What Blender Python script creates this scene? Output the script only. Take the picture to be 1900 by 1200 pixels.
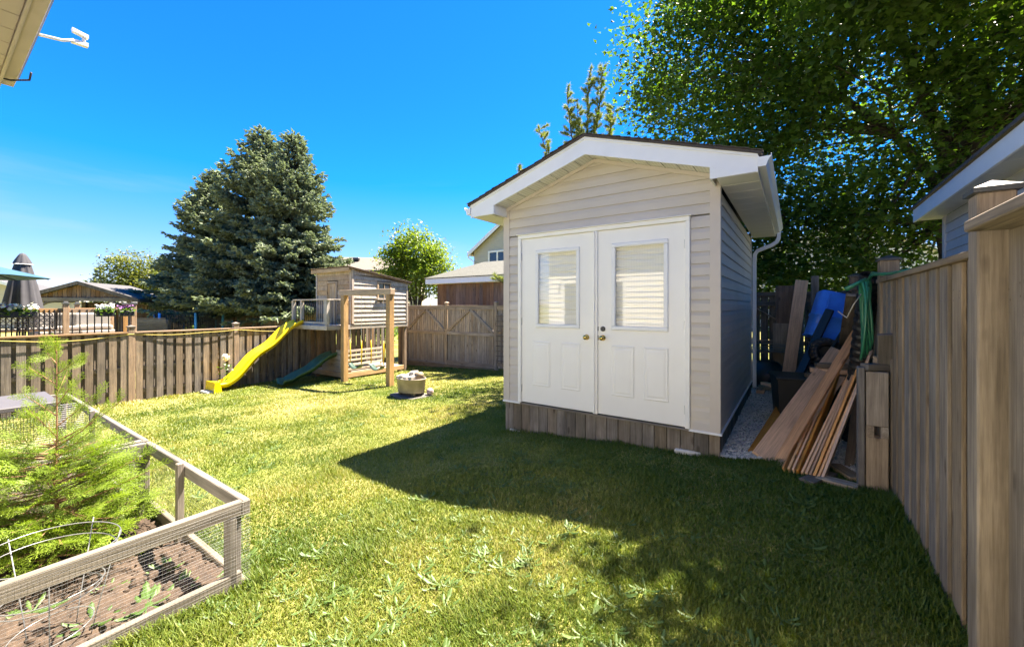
import bpy, bmesh, math, random
import numpy as np
from mathutils import Vector, Matrix
random.seed(11); rng = np.random.default_rng(11)
for o in list(bpy.data.objects): bpy.data.objects.remove(o)
scene = bpy.context.scene
COL = scene.collection

# ------------------------------------------------------------------ camera
F, CXP, HY, EYE = 760.0, 950.0, 568.0, 1.5
cd = bpy.data.cameras.new('camera'); cam = bpy.data.objects.new('camera', cd); COL.objects.link(cam)
cam.location = (0, 0, EYE); cam.rotation_euler = (math.radians(90), 0, 0)
cd.sensor_width = 36.0; cd.lens = F / 1900.0 * 36.0; cd.shift_y = (HY - 600.0) / 1900.0
cd.clip_start = 0.05; cd.clip_end = 3000
scene.camera = cam
# ------------------------------------------------------------------ light
SUN_EL = math.radians(62); SH = Vector((0.82, 0.575, 0)).normalized()
SUN = Vector((SH.x * math.cos(SUN_EL), SH.y * math.cos(SUN_EL), math.sin(SUN_EL)))
sl = bpy.data.lights.new('sun', 'SUN'); sun = bpy.data.objects.new('sun', sl); COL.objects.link(sun)
sl.energy = 5.0; sl.angle = math.radians(0.5); sl.color = (1.0, 0.96, 0.90)
sun.rotation_euler = (-SUN).to_track_quat('-Z', 'Y').to_euler(); sun.location = (20, 14, 40)
wd = bpy.data.worlds.new('World'); scene.world = wd; wd.use_nodes = True
wn, wl = wd.node_tree.nodes, wd.node_tree.links
bg = wn['Background']
sky = wn.new('ShaderNodeTexSky'); sky.sky_type = 'NISHITA'; sky.sun_disc = False
sky.sun_elevation = SUN_EL; sky.sun_rotation = math.atan2(SH.x, SH.y)
sky.altitude = 2000; sky.air_density = 0.85; sky.dust_density = 0.3; sky.ozone_density = 1.2
bg.inputs['Strength'].default_value = 0.070
hsv = wn.new('ShaderNodeHueSaturation'); hsv.inputs['Saturation'].default_value = 1.65
# thin cirrus wisps over the whole sky
tc = wn.new('ShaderNodeTexCoord'); mp = wn.new('ShaderNodeMapping'); mp.inputs['Scale'].default_value = (2.2, 2.2, 16)
nz = wn.new('ShaderNodeTexNoise'); nz.inputs['Scale'].default_value = 1.3; nz.inputs['Detail'].default_value = 7
cr = wn.new('ShaderNodeValToRGB'); cr.color_ramp.elements[0].position = 0.56; cr.color_ramp.elements[1].position = 0.78
sxyz = wn.new('ShaderNodeSeparateXYZ'); mr = wn.new('ShaderNodeMapRange')
mr.inputs['From Min'].default_value = 0.02; mr.inputs['From Max'].default_value = 0.30
mr.inputs['To Min'].default_value = 0.45; mr.inputs['To Max'].default_value = 0.0
mu = wn.new('ShaderNodeMath'); mu.operation = 'MULTIPLY'
mx = wn.new('ShaderNodeMixRGB'); mx.inputs['Color2'].default_value = (1.9, 2.3, 2.9, 1)
wl.new(tc.outputs['Generated'], mp.inputs['Vector']); wl.new(mp.outputs[0], nz.inputs['Vector'])
wl.new(nz.outputs['Fac'], cr.inputs['Fac']); wl.new(tc.outputs['Generated'], sxyz.inputs[0])
wl.new(sxyz.outputs['Z'], mr.inputs['Value']); wl.new(cr.outputs['Color'], mu.inputs[0]); wl.new(mr.outputs[0], mu.inputs[1])
zs = wn.new('ShaderNodeMapRange'); zs.inputs['From Max'].default_value = .30; zs.inputs['To Min'].default_value = 1.45; zs.inputs['To Max'].default_value = 1.52
zv = wn.new('ShaderNodeMapRange'); zv.inputs['From Max'].default_value = .30; zv.inputs['To Min'].default_value = .52; zv.inputs['To Max'].default_value = 1.0
for zn, nm in ((zs, 'Saturation'), (zv, 'Value')): zn.interpolation_type = 'SMOOTHSTEP'; wl.new(sxyz.outputs['Z'], zn.inputs['Value']); wl.new(zn.outputs[0], hsv.inputs[nm])
wl.new(sky.outputs[0], hsv.inputs['Color']); tn = wn.new('ShaderNodeMixRGB'); tn.blend_type = 'MULTIPLY'; tn.inputs['Fac'].default_value = 1; tn.inputs['Color2'].default_value = (1.05, .92, 1.12, 1)
wl.new(hsv.outputs[0], tn.inputs['Color1']); wl.new(tn.outputs[0], mx.inputs['Color1']); wl.new(mu.outputs[0], mx.inputs['Fac'])
wl.new(mx.outputs[0], bg.inputs['Color'])
vs = scene.view_settings
vs.view_transform = 'Standard'; vs.look = 'None'; vs.gamma = 1.0; vs.use_curve_mapping = False; vs.exposure = 2.6
vs.use_white_balance = True; vs.white_balance_temperature = 7450; vs.white_balance_tint = 12

# ------------------------------------------------------------------ frames and pixel helpers
TH = math.atan2(-0.568, 0.823)                    # the lot is turned against the view axis
RY = Matrix.Rotation(TH, 4, 'Z')
def Yd(a, b, z=0.0): return Vector((0.823 * a + 0.568 * b, -0.568 * a + 0.823 * b, z))
def toY(p): return (0.823 * p[0] - 0.568 * p[1], 0.568 * p[0] + 0.823 * p[1])
def sp(x, w=0.45): return w * np.log1p(np.exp(np.clip(x / w, -40, 40)))
def gz(x, y):                                     # height of the ground: the lot falls away to the left
    u = -(0.823 * x - 0.568 * y + 0.63)
    return -(0.08 * sp(u) - 0.04 * sp(u - 3.2) - 0.04 * sp(u - 15, 1.5)) + 0.0
def gY(a, b): p = Yd(a, b); return float(gz(p.x, p.y))
def ray(px, py): return Vector(((px - CXP) / F, 1.0, (HY - py) / F))
def at(px, py, d): r = ray(px, py); return Vector((r.x * d, d, EYE + r.z * d))
def gp(px, py):
    r = ray(px, py); lo, hi = 0.3, 80.0
    for _ in range(60):
        m = 0.5 * (lo + hi)
        if EYE + r.z * m > float(gz(r.x * m, m)): lo = m
        else: hi = m
    return Vector((r.x * lo, lo, float(gz(r.x * lo, lo))))
def on_b(px, py, b): r = ray(px, py); d = b / (0.568 * r.x + 0.823); return ((0.823 * r.x - 0.568) * d, EYE + r.z * d)
def on_a(px, py, a): r = ray(px, py); d = a / (0.823 * r.x - 0.568); return ((0.568 * r.x + 0.823) * d, EYE + r.z * d)

# ------------------------------------------------------------------ materials
def newmat(name):
    m = bpy.data.materials.new(name); m.use_nodes = True
    return m, m.node_tree.nodes, m.node_tree.links, m.node_tree.nodes['Principled BSDF']
def N(n, t, **kw):
    x = n.new(t)
    for k, v in kw.items():
        if k in x.inputs: x.inputs[k].default_value = v
        else: setattr(x, k, v)
    return x
def c4(c): return (c[0], c[1], c[2], 1)
def wood(name, base, dark, grain=1.0, rough=0.8, knots=True, var=0.28, stain=None):
    m, n, l, bs = newmat(name)
    tc = N(n, 'ShaderNodeTexCoord'); oi = N(n, 'ShaderNodeObjectInfo')
    cmb = N(n, 'ShaderNodeCombineXYZ'); m1 = N(n, 'ShaderNodeMath', operation='MULTIPLY'); m1.inputs[1].default_value = 61.3
    l.new(oi.outputs['Random'], m1.inputs[0])
    for k in range(3): l.new(m1.outputs[0], cmb.inputs[k])
    ad = N(n, 'ShaderNodeVectorMath', operation='ADD'); l.new(tc.outputs['Object'], ad.inputs[0]); l.new(cmb.outputs[0], ad.inputs[1])
    def noise(sc, scale, detail):
        mp = N(n, 'ShaderNodeMapping'); mp.inputs['Scale'].default_value = sc
        l.new(ad.outputs[0], mp.inputs['Vector'])
        nz = N(n, 'ShaderNodeTexNoise', Scale=scale, Detail=detail, Roughness=0.65); l.new(mp.outputs[0], nz.inputs['Vector']); return nz
    a = noise((14, 14, 0.9), 1.6 * grain, 6); b = noise((75, 75, 2.2), 1.4 * grain, 4); c = noise((2.5, 2.5, 1.6), 1.5, 4)
    r1 = N(n, 'ShaderNodeValToRGB'); r1.color_ramp.elements[0].position = .33; r1.color_ramp.elements[1].position = .68
    r1.color_ramp.elements[0].color = c4(dark); r1.color_ramp.elements[1].color = c4(base); l.new(a.outputs['Fac'], r1.inputs['Fac'])
    r2 = N(n, 'ShaderNodeValToRGB'); r2.color_ramp.elements[0].position = .3; r2.color_ramp.elements[1].position = .62
    r2.color_ramp.elements[0].color = (.55, .52, .5, 1); r2.color_ramp.elements[1].color = (1, 1, 1, 1); l.new(b.outputs['Fac'], r2.inputs['Fac'])
    x1 = N(n, 'ShaderNodeMixRGB', blend_type='MULTIPLY'); x1.inputs['Fac'].default_value = .8
    l.new(r1.outputs[0], x1.inputs['Color1']); l.new(r2.outputs[0], x1.inputs['Color2'])
    r3 = N(n, 'ShaderNodeValToRGB'); r3.color_ramp.elements[0].position = .36; r3.color_ramp.elements[1].position = .66
    r3.color_ramp.elements[0].color = c4(stain or (.72, .7, .68)); r3.color_ramp.elements[1].color = (1.06, 1.03, 1, 1); l.new(c.outputs['Fac'], r3.inputs['Fac'])
    x2 = N(n, 'ShaderNodeMixRGB', blend_type='MULTIPLY'); x2.inputs['Fac'].default_value = .8
    l.new(x1.outputs[0], x2.inputs['Color1']); l.new(r3.outputs[0], x2.inputs['Color2'])
    last = x2
    if knots:
        mp = N(n, 'ShaderNodeMapping'); mp.inputs['Scale'].default_value = (7, 7, 2.6); l.new(ad.outputs[0], mp.inputs['Vector'])
        vo = N(n, 'ShaderNodeTexVoronoi', Scale=1.0); l.new(mp.outputs[0], vo.inputs['Vector'])
        rk = N(n, 'ShaderNodeValToRGB'); rk.color_ramp.elements[0].position = .07; rk.color_ramp.elements[1].position = .15
        rk.color_ramp.elements[0].color = (.3, .24, .2, 1); rk.color_ramp.elements[1].color = (1, 1, 1, 1); l.new(vo.outputs['Distance'], rk.inputs['Fac'])
        x3 = N(n, 'ShaderNodeMixRGB', blend_type='MULTIPLY'); x3.inputs['Fac'].default_value = .75
        l.new(last.outputs[0], x3.inputs['Color1']); l.new(rk.outputs[0], x3.inputs['Color2']); last = x3
    hs = N(n, 'ShaderNodeHueSaturation'); mv = N(n, 'ShaderNodeMapRange'); mv.inputs['To Min'].default_value = 1 - var; mv.inputs['To Max'].default_value = 1 + var
    l.new(oi.outputs['Random'], mv.inputs['Value']); l.new(mv.outputs[0], hs.inputs['Value'])
    ms = N(n, 'ShaderNodeMath', operation='FRACT'); m7 = N(n, 'ShaderNodeMath', operation='MULTIPLY'); m7.inputs[1].default_value = 17.7
    l.new(oi.outputs['Random'], m7.inputs[0]); l.new(m7.outputs[0], ms.inputs[0])
    mv2 = N(n, 'ShaderNodeMapRange'); mv2.inputs['To Min'].default_value = .7; mv2.inputs['To Max'].default_value = 1.25
    l.new(ms.outputs[0], mv2.inputs['Value']); l.new(mv2.outputs[0], hs.inputs['Saturation'])
    l.new(last.outputs[0], hs.inputs['Color']); l.new(hs.outputs[0], bs.inputs['Base Color'])
    bs.inputs['Roughness'].default_value = rough
    bp = N(n, 'ShaderNodeBump', Strength=.5, Distance=.004); l.new(b.outputs['Fac'], bp.inputs['Height']); l.new(bp.outputs[0], bs.inputs['Normal'])
    return m
def plain(name, col, rough=.5, metal=0, noise=.12, nscale=6, bump=0, bscale=80, spec=.5, coat=0, grime=None):
    m, n, l, bs = newmat(name)
    tc = N(n, 'ShaderNodeTexCoord'); nz = N(n, 'ShaderNodeTexNoise', Scale=nscale, Detail=6); l.new(tc.outputs['Object'], nz.inputs['Vector'])
    r = N(n, 'ShaderNodeValToRGB'); r.color_ramp.elements[0].position = .32; r.color_ramp.elements[1].position = .7
    r.color_ramp.elements[0].color = c4(grime if grime else [v * (1 - noise) for v in col]); r.color_ramp.elements[1].color = c4([min(1, v * (1 + noise * .6)) for v in col])
    l.new(nz.outputs['Fac'], r.inputs['Fac']); l.new(r.outputs[0], bs.inputs['Base Color'])
    bs.inputs['Roughness'].default_value = rough; bs.inputs['Metallic'].default_value = metal
    bs.inputs['Specular IOR Level'].default_value = spec; bs.inputs['Coat Weight'].default_value = coat
    if bump:
        n2 = N(n, 'ShaderNodeTexNoise', Scale=bscale, Detail=3); l.new(tc.outputs['Object'], n2.inputs['Vector'])
        bp = N(n, 'ShaderNodeBump', Strength=bump, Distance=.004); l.new(n2.outputs['Fac'], bp.inputs['Height']); l.new(bp.outputs[0], bs.inputs['Normal'])
    return m
def leafmat(name, c0, c1, trans=.45, tcol=None, rough=.45):
    m, n, l, bs = newmat(name)
    at_ = N(n, 'ShaderNodeAttribute', attribute_name='tint')
    r = N(n, 'ShaderNodeValToRGB'); r.color_ramp.elements[0].color = c4(c0); r.color_ramp.elements[1].color = c4(c1)
    l.new(at_.outputs['Fac'], r.inputs['Fac']); l.new(r.outputs[0], bs.inputs['Base Color']); bs.inputs['Roughness'].default_value = rough
    bs.inputs['Specular IOR Level'].default_value = .35
    tr = N(n, 'ShaderNodeBsdfTranslucent'); mxs = N(n, 'ShaderNodeMixShader'); mxs.inputs['Fac'].default_value = trans
    xm = N(n, 'ShaderNodeMixRGB', blend_type='MULTIPLY'); xm.inputs['Fac'].default_value = 1; xm.inputs['Color2'].default_value = c4(tcol or (1.5, 1.5, .6))
    l.new(r.outputs[0], xm.inputs['Color1']); l.new(xm.outputs[0], tr.inputs['Color'])
    l.new(bs.outputs[0], mxs.inputs[1]); l.new(tr.outputs[0], mxs.inputs[2]); l.new(mxs.outputs[0], n['Material Output'].inputs['Surface'])
    return m
def shingles(name, c0, c1, c2):
    m, n, l, bs = newmat(name)
    tc = N(n, 'ShaderNodeTexCoord'); br = N(n, 'ShaderNodeTexBrick', Scale=1.0)
    br.inputs['Brick Width'].default_value = .3; br.inputs['Row Height'].default_value = .14; br.inputs['Mortar Size'].default_value = .006
    br.inputs['Color1'].default_value = c4(c0); br.inputs['Color2'].default_value = c4(c1); br.inputs['Mortar'].default_value = c4([v * .4 for v in c0])
    l.new(tc.outputs['Object'], br.inputs['Vector'])
    nz = N(n, 'ShaderNodeTexNoise', Scale=9, Detail=8); l.new(tc.outputs['Object'], nz.inputs['Vector'])
    x = N(n, 'ShaderNodeMixRGB', blend_type='MIX'); x.inputs['Color2'].default_value = c4(c2); l.new(nz.outputs['Fac'], x.inputs['Fac']); l.new(br.outputs['Color'], x.inputs['Color1'])
    l.new(x.outputs[0], bs.inputs['Base Color']); bs.inputs['Roughness'].default_value = .9
    bp = N(n, 'ShaderNodeBump', Strength=.6, Distance=.01); l.new(br.outputs['Fac'], bp.inputs['Height']); bp.invert = True; l.new(bp.outputs[0], bs.inputs['Normal'])
    return m
def soffitmat(name, col):
    m, n, l, bs = newmat(name)
    tc = N(n, 'ShaderNodeTexCoord'); mp = N(n, 'ShaderNodeMapping'); mp.inputs['Scale'].default_value = (90, 90, 90); l.new(tc.outputs['Object'], mp.inputs['Vector'])
    vo = N(n, 'ShaderNodeTexVoronoi', Scale=1.0); vo.inputs['Randomness'].default_value = 0.0; l.new(mp.outputs[0], vo.inputs['Vector'])
    r = N(n, 'ShaderNodeValToRGB'); r.color_ramp.elements[0].position = .26; r.color_ramp.elements[1].position = .34
    r.color_ramp.elements[0].color = c4([v * .35 for v in col]); r.color_ramp.elements[1].color = c4(col); l.new(vo.outputs['Distance'], r.inputs['Fac'])
    l.new(r.outputs[0], bs.inputs['Base Color']); bs.inputs['Roughness'].default_value = .45
    return m

W_GREY = wood('weathered_grey_wood', (.27, .235, .20), (.13, .108, .088), stain=(.62, .6, .58))
W_FENCE = wood('weathered_fence_wood', (.29, .235, .18), (.145, .112, .083), stain=(.6, .6, .6))
W_GATE = wood('gate_wood', (.48, .395, .30), (.27, .21, .155), var=.18)
W_TAN = wood('tan_fence_wood', (.40, .31, .21), (.25, .18, .115), var=.2)
W_RIGHT = wood('tan_grey_fence_wood', (.36, .285, .205), (.19, .145, .10), var=.22)
W_RIGHTG = wood('silver_fence_wood', (.34, .285, .225), (.17, .14, .11), var=.2)
W_POST = wood('brown_post_wood', (.36, .25, .155), (.22, .145, .09), var=.15)
W_CEDAR = wood('new_cedar', (.95, .51, .20), (.80, .40, .145), rough=.6, var=.14, stain=(.85, .82, .8))
W_CEDARD = wood('darker_cedar', (.78, .42, .19), (.56, .29, .125), rough=.65, var=.2)
W_PLAY = wood('silvered_siding_wood', (.66, .60, .53), (.42, .365, .31), var=.16)
W_PLAYT = wood('warm_playhouse_wood', (.60, .45, .30), (.42, .30, .195), var=.14)
W_SWING = wood('swing_timber', (.60, .40, .21), (.44, .28, .14), rough=.65, var=.08)
W_BED = wood('bleached_bed_wood', (.27, .245, .21), (.135, .12, .10), var=.12)
W_SKIRT = wood('skirt_wood', (.30, .255, .205), (.16, .13, .10), var=.2, stain=(.55, .55, .5))
W_DECK = wood('deck_wood', (.47, .29, .145), (.33, .19, .09), var=.1)
W_RED = wood('stained_barn_wood', (.30, .185, .115), (.16, .095, .06), var=.22)
W_BARK = plain('bark', (.075, .058, .045), .95, noise=.45, nscale=9, bump=1.0, bscale=25)
VINYL = plain('taupe_vinyl', (.54, .49, .435), .42, noise=.07, nscale=1.7, bump=.12, bscale=60)
VINYLC = plain('taupe_corner_trim', (.55, .485, .425), .42, noise=.04)
VINYLW = plain('pale_grey_vinyl', (.52, .52, .51), .45, noise=.05)
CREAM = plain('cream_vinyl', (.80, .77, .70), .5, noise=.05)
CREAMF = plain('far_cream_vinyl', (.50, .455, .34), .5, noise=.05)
WHITE = plain('white_paint', (.86, .84, .79), .38, noise=.035, nscale=4)
DOORW = plain('white_door_paint', (.86, .84, .79), .36, noise=.03, nscale=2.5, bump=.05, bscale=30)
FASCIA = plain('white_aluminium', (.80, .80, .79), .35, noise=.03)
SOFFIT = soffitmat('vented_soffit', (.66, .65, .60))
SOFFITB = soffitmat('beige_soffit', (.42, .345, .28))
BEIGE = plain('beige_aluminium', (.40, .335, .275), .45, noise=.08)
ROOFD = shingles('dark_brown_shingles', (.065, .05, .042), (.045, .037, .033), (.09, .072, .06))
ROOFG = shingles('grey_green_shingles', (.075, .078, .066), (.057, .06, .05), (.10, .10, .084))
ROOFB = shingles('tan_shingles', (.13, .108, .085), (.105, .088, .07), (.155, .13, .107))
ROOFS = shingles('slate_grey_shingles', (.07, .07, .073), (.055, .055, .058), (.085, .085, .088))
BRASS = plain('brass', (.78, .52, .16), .2, 1.0, noise=.1)
PEWTER = plain('dark_metal', (.12, .11, .10), .35, .8)
STEEL = plain('hinge_steel', (.55, .55, .54), .35, .7)
GALV = plain('galvanized_tub', (.34, .285, .22), .6, .2, noise=.35, nscale=5, grime=(.24, .20, .15))
WIRE = plain('galvanized_wire', (.22, .225, .225), .4, .6)
WIRED = plain('dark_wire', (.20, .21, .22), .45, .4)
BLACKP = plain('black_plastic', (.018, .018, .02), .45)
BLACKM = plain('black_metal', (.022, .022, .024), .35, .3)
CAPM = plain('dark_post_cap', (.05, .055, .06), .45)
YELLOW = plain('yellow_slide_plastic', (.86, .62, .012), .35, noise=.08, coat=.2)
GREENP = plain('green_slide_plastic', (.045, .11, .052), .4, noise=.2)
HOSE = plain('green_hose', (.02, .17, .085), .35)
BLUEP = plain('blue_plastic', (.03, .24, .85), .4, noise=.15)
BLUEPOLE = plain('blue_foam', (.10, .46, .80), .6)
SEATG = plain('swing_seat_green', (.025, .06, .045), .45)
SEATW = plain('swing_seat_pale', (.62, .70, .70), .4)
CHAINY = plain('yellow_chain_sleeve', (.80, .50, .01), .4)
TEAL = plain('teal_canvas', (.015, .075, .125), .8, noise=.1)
CHARC = plain('charcoal_canvas', (.045, .045, .052), .85, noise=.15)
CUSH = plain('beige_cushion', (.28, .255, .22), .9, noise=.12)
CONC = plain('concrete', (.48, .46, .43), .9, noise=.2, nscale=14, bump=.5)
STONE = plain('pale_stone', (.60, .56, .49), .9, noise=.25, nscale=12, bump=.6)
BRICKW = plain('whitish_brick', (.36, .335, .30), .9, noise=.18, nscale=20, bump=.5)
ROPE = plain('yellow_rope', (.55, .45, .12), .8)
BALL = plain('pink_white_ball', (.48, .36, .35), .5, noise=.25, nscale=25)
TWINE = plain('pale_twine', (.55, .48, .38), .9)
PETAL = plain('white_petals', (.82, .82, .76), .8)
PURPLE = plain('purple_petals', (.20, .08, .22), .8)
LID = plain('grey_lid', (.085, .08, .083), .55, noise=.08)
def glassmat():
    m, n, l, bs = newmat('window_glass')
    bs.inputs['Base Color'].default_value = (1, 1, 1, 1); bs.inputs['Roughness'].default_value = .015
    bs.inputs['Transmission Weight'].default_value = 1; bs.inputs['IOR'].default_value = 1.5
    # thin pane: clear pass-through with Fresnel reflection
    tr = N(n, 'ShaderNodeBsdfTransparent'); gl = N(n, 'ShaderNodeBsdfGlossy', Roughness=.015); lw = N(n, 'ShaderNodeLayerWeight', Blend=.12); fr = N(n, 'ShaderNodeMapRange'); fr.inputs['To Min'].default_value = .13; fr.inputs['To Max'].default_value = .6; l.new(lw.outputs['Facing'], fr.inputs['Value'])
    ms = N(n, 'ShaderNodeMixShader'); l.new(fr.outputs[0], ms.inputs[0]); l.new(tr.outputs[0], ms.inputs[1]); l.new(gl.outputs[0], ms.inputs[2])
    l.new(ms.outputs[0], n['Material Output'].inputs['Surface']); return m
GLASS = glassmat()
DGLASS = plain('dark_window_pane', (.02, .025, .03), .06, noise=.3, spec=.8)
def blindmat():
    m, n, l, bs = newmat('cream_plaid_blind')
    tc = N(n, 'ShaderNodeTexCoord'); sx = N(n, 'ShaderNodeSeparateXYZ'); l.new(tc.outputs['Object'], sx.inputs[0])
    facs = []
    for ax, f in (('X', 210.0), ('Z', 230.0)):
        a = N(n, 'ShaderNodeMath', operation='MULTIPLY'); a.inputs[1].default_value = f; l.new(sx.outputs[ax], a.inputs[0])
        s = N(n, 'ShaderNodeMath', operation='SINE'); l.new(a.outputs[0], s.inputs[0])
        r = N(n, 'ShaderNodeMapRange'); r.inputs['From Min'].default_value = .55; r.inputs['From Max'].default_value = 1; r.inputs['To Max'].default_value = .5; l.new(s.outputs[0], r.inputs['Value']); facs.append(r)
    ad = N(n, 'ShaderNodeMath', operation='ADD'); l.new(facs[0].outputs[0], ad.inputs[0]); l.new(facs[1].outputs[0], ad.inputs[1])
    x = N(n, 'ShaderNodeMixRGB'); x.inputs['Color1'].default_value = (.90, .87, .76, 1); x.inputs['Color2'].default_value = (.82, .79, .68, 1); l.new(ad.outputs[0], x.inputs['Fac'])
    l.new(x.outputs[0], bs.inputs['Base Color']); bs.inputs['Roughness'].default_value = .9; return m
BLIND = blindmat()

# ------------------------------------------------------------------ object helpers
WM = {}
def put(o, M, parent=None):
    WM[o.name] = M
    if parent is not None:
        o.parent = parent; o.matrix_basis = WM[parent.name].inverted() @ M
    else: o.matrix_basis = M
    return o
def tag(o, label=None, cat=None, group=None, kind=None):
    if label: o['label'] = label
    if cat: o['category'] = cat
    if group: o['group'] = group
    if kind: o['kind'] = kind
    return o
def thing(name, M, label, cat, group=None):
    o = bpy.data.objects.new(name, None); COL.objects.link(o); o.empty_display_size = .2
    put(o, M); return tag(o, label, cat, group)
def YM(a, b, z=0.0, rot=0.0): return Matrix.Translation(Yd(a, b, z)) @ Matrix.Rotation(TH + rot, 4, 'Z')
T = Matrix.Translation
def obj(name, me, M, parent=None):
    o = bpy.data.objects.new(name, me); COL.objects.link(o); return put(o, M, parent)
def mesh(name, vs_, fs, mat, smooth=False):
    me = bpy.data.meshes.new(name); me.from_pydata([tuple(v) for v in vs_], [], fs); me.materials.append(mat)
    if smooth: me.polygons.foreach_set('use_smooth', [True] * len(me.polygons))
    me.update(); return me
def fixnormals(me):
    bm = bmesh.new(); bm.from_mesh(me); bmesh.ops.recalc_face_normals(bm, faces=bm.faces); bm.to_mesh(me); bm.free(); return me
CACHE = {}
def boxmesh(sx, sy, sz, mat, bev):
    key = (round(sx, 3), round(sy, 3), round(sz, 3), mat.name, round(bev, 4))
    if key in CACHE: return CACHE[key]
    bm = bmesh.new(); bmesh.ops.create_cube(bm, size=1.0)
    for v in bm.verts: v.co = Vector((v.co.x * sx, v.co.y * sy, v.co.z * sz))
    b = min(bev, .3 * min(sx, sy, sz))
    if b > 0.0004: bmesh.ops.bevel(bm, geom=list(bm.edges), offset=b, segments=1, affect='EDGES', profile=.5)
    me = bpy.data.meshes.new('block'); bm.to_mesh(me); bm.free(); me.materials.append(mat); CACHE[key] = me; return me
PERM = {0: Matrix(((0, 0, 1, 0), (1, 0, 0, 0), (0, 1, 0, 0), (0, 0, 0, 1))),    # local z -> x
        1: Matrix(((0, 1, 0, 0), (0, 0, 1, 0), (1, 0, 0, 0), (0, 0, 0, 1))),    # local z -> y
        2: Matrix.Identity(4)}
def box(name, parent, M, c, s, mat, bev=.004):
    """block with centre c and size s in frame M; its long side becomes local z so the grain runs along it"""
    k = max(range(3), key=lambda i: s[i])
    if k == 0: dims = (s[1], s[2], s[0])
    elif k == 1: dims = (s[2], s[0], s[1])
    else: dims = s
    return obj(name, boxmesh(*dims, mat, bev), M @ T(Vector(c)) @ PERM[k], parent)
def beam(name, parent, p, q, w, t, mat, side=None, bev=.004):
    """board from p to q; w measured along side (made square to the board), t across"""
    p, q = Vector(p), Vector(q); d = q - p; L = d.length; d.normalize()
    s = Vector(side) if side is not None else Vector((0, 0, 1)).cross(d)
    if s.length < 1e-4: s = Vector((1, 0, 0))
    s = (s - d * s.dot(d)).normalized(); n = d.cross(s)
    R = Matrix((s, n, d)).transposed().to_4x4()
    return obj(name, boxmesh(w, t, L, mat, bev), T((p + q) / 2) @ R, parent)
def hexa(name, parent, M, v8, mat):
    me = mesh(name, v8, [(0, 3, 2, 1), (4, 5, 6, 7), (0, 1, 5, 4), (1, 2, 6, 5), (2, 3, 7, 6), (3, 0, 4, 7)], mat); fixnormals(me)
    return obj(name, me, M, parent)
def prism(name, parent, M, poly, y0, y1, mat, axis='y'):
    n = len(poly)
    if axis == 'y': vs_ = [(x, y0, z) for x, z in poly] + [(x, y1, z) for x, z in poly]
    elif axis == 'x': vs_ = [(y0, x, z) for x, z in poly] + [(y1, x, z) for x, z in poly]
    else: vs_ = [(x, z, y0) for x, z in poly] + [(x, z, y1) for x, z in poly]
    fs = [tuple(range(n)), tuple(range(2 * n - 1, n - 1, -1))] + [(i, (i + 1) % n, n + (i + 1) % n, n + i) for i in range(n)]
    return obj(name, fixnormals(mesh(name, vs_, fs, mat)), M, parent)
def tubegeo(pts, r, seg=6, cap=True):
    pts = [Vector(p) for p in pts]; vs_, fs = [], []; n = len(pts)
    rs = r if hasattr(r, '__len__') else [r] * n
    ref = Vector((0.31, 0.22, 0.92))
    for i, p in enumerate(pts):
        d = (pts[min(i + 1, n - 1)] - pts[max(i - 1, 0)]).normalized()
        a = d.cross(ref)
        if a.length < .05: a = d.cross(Vector((1, 0, 0)))
        a.normalize(); b = d.cross(a)
        for k in range(seg):
            t = 2 * math.pi * k / seg; vs_.append(p + (a * math.cos(t) + b * math.sin(t)) * rs[i])
    for i in range(n - 1):
        for k in range(seg):
            k2 = (k + 1) % seg; fs.append((i * seg + k, i * seg + k2, (i + 1) * seg + k2, (i + 1) * seg + k))
    if cap: fs.append(tuple(range(seg - 1, -1, -1))); fs.append(tuple((n - 1) * seg + k for k in range(seg)))
    return vs_, fs
class Geo:
    def __init__(s): s.v, s.f = [], []
    def add(s, vs_, fs):
        o = len(s.v); s.v += [tuple(v) for v in vs_]; s.f += [tuple(i + o for i in f) for f in fs]
    def tube(s, pts, r, seg=6): s.add(*tubegeo(pts, r, seg))
    def box(s, c, sz, R=None):
        vs_ = []
        for x in (-.5, .5):
            for y in (-.5, .5):
                for z in (-.5, .5):
                    v = Vector((x * sz[0], y * sz[1], z * sz[2])); v = (R @ v if R else v) + Vector(c); vs_.append(v)
        s.add(vs_, [(0, 1, 3, 2), (4, 6, 7, 5), (0, 4, 5, 1), (2, 3, 7, 6), (0, 2, 6, 4), (1, 5, 7, 3)])
    def lathe(s, prof, seg=20, c=(0, 0, 0)):
        o = len(s.v); n = len(prof)
        for r, z in prof:
            for k in range(seg): t = 2 * math.pi * k / seg; s.v.append((c[0] + r * math.cos(t), c[1] + r * math.sin(t), c[2] + z))
        for i in range(n - 1):
            for k in range(seg):
                k2 = (k + 1) % seg; s.f.append((o + i * seg + k, o + i * seg + k2, o + (i + 1) * seg + k2, o + (i + 1) * seg + k))
    def build(s, name, mat, M=None, parent=None, smooth=False):
        return obj(name, mesh(name, s.v, s.f, mat, smooth), M if M is not None else Matrix.Identity(4), parent)
def tube(name, parent, M, pts, r, mat, seg=8):
    g = Geo(); g.tube(pts, r, seg); return g.build(name, mat, M, parent, True)
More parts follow.
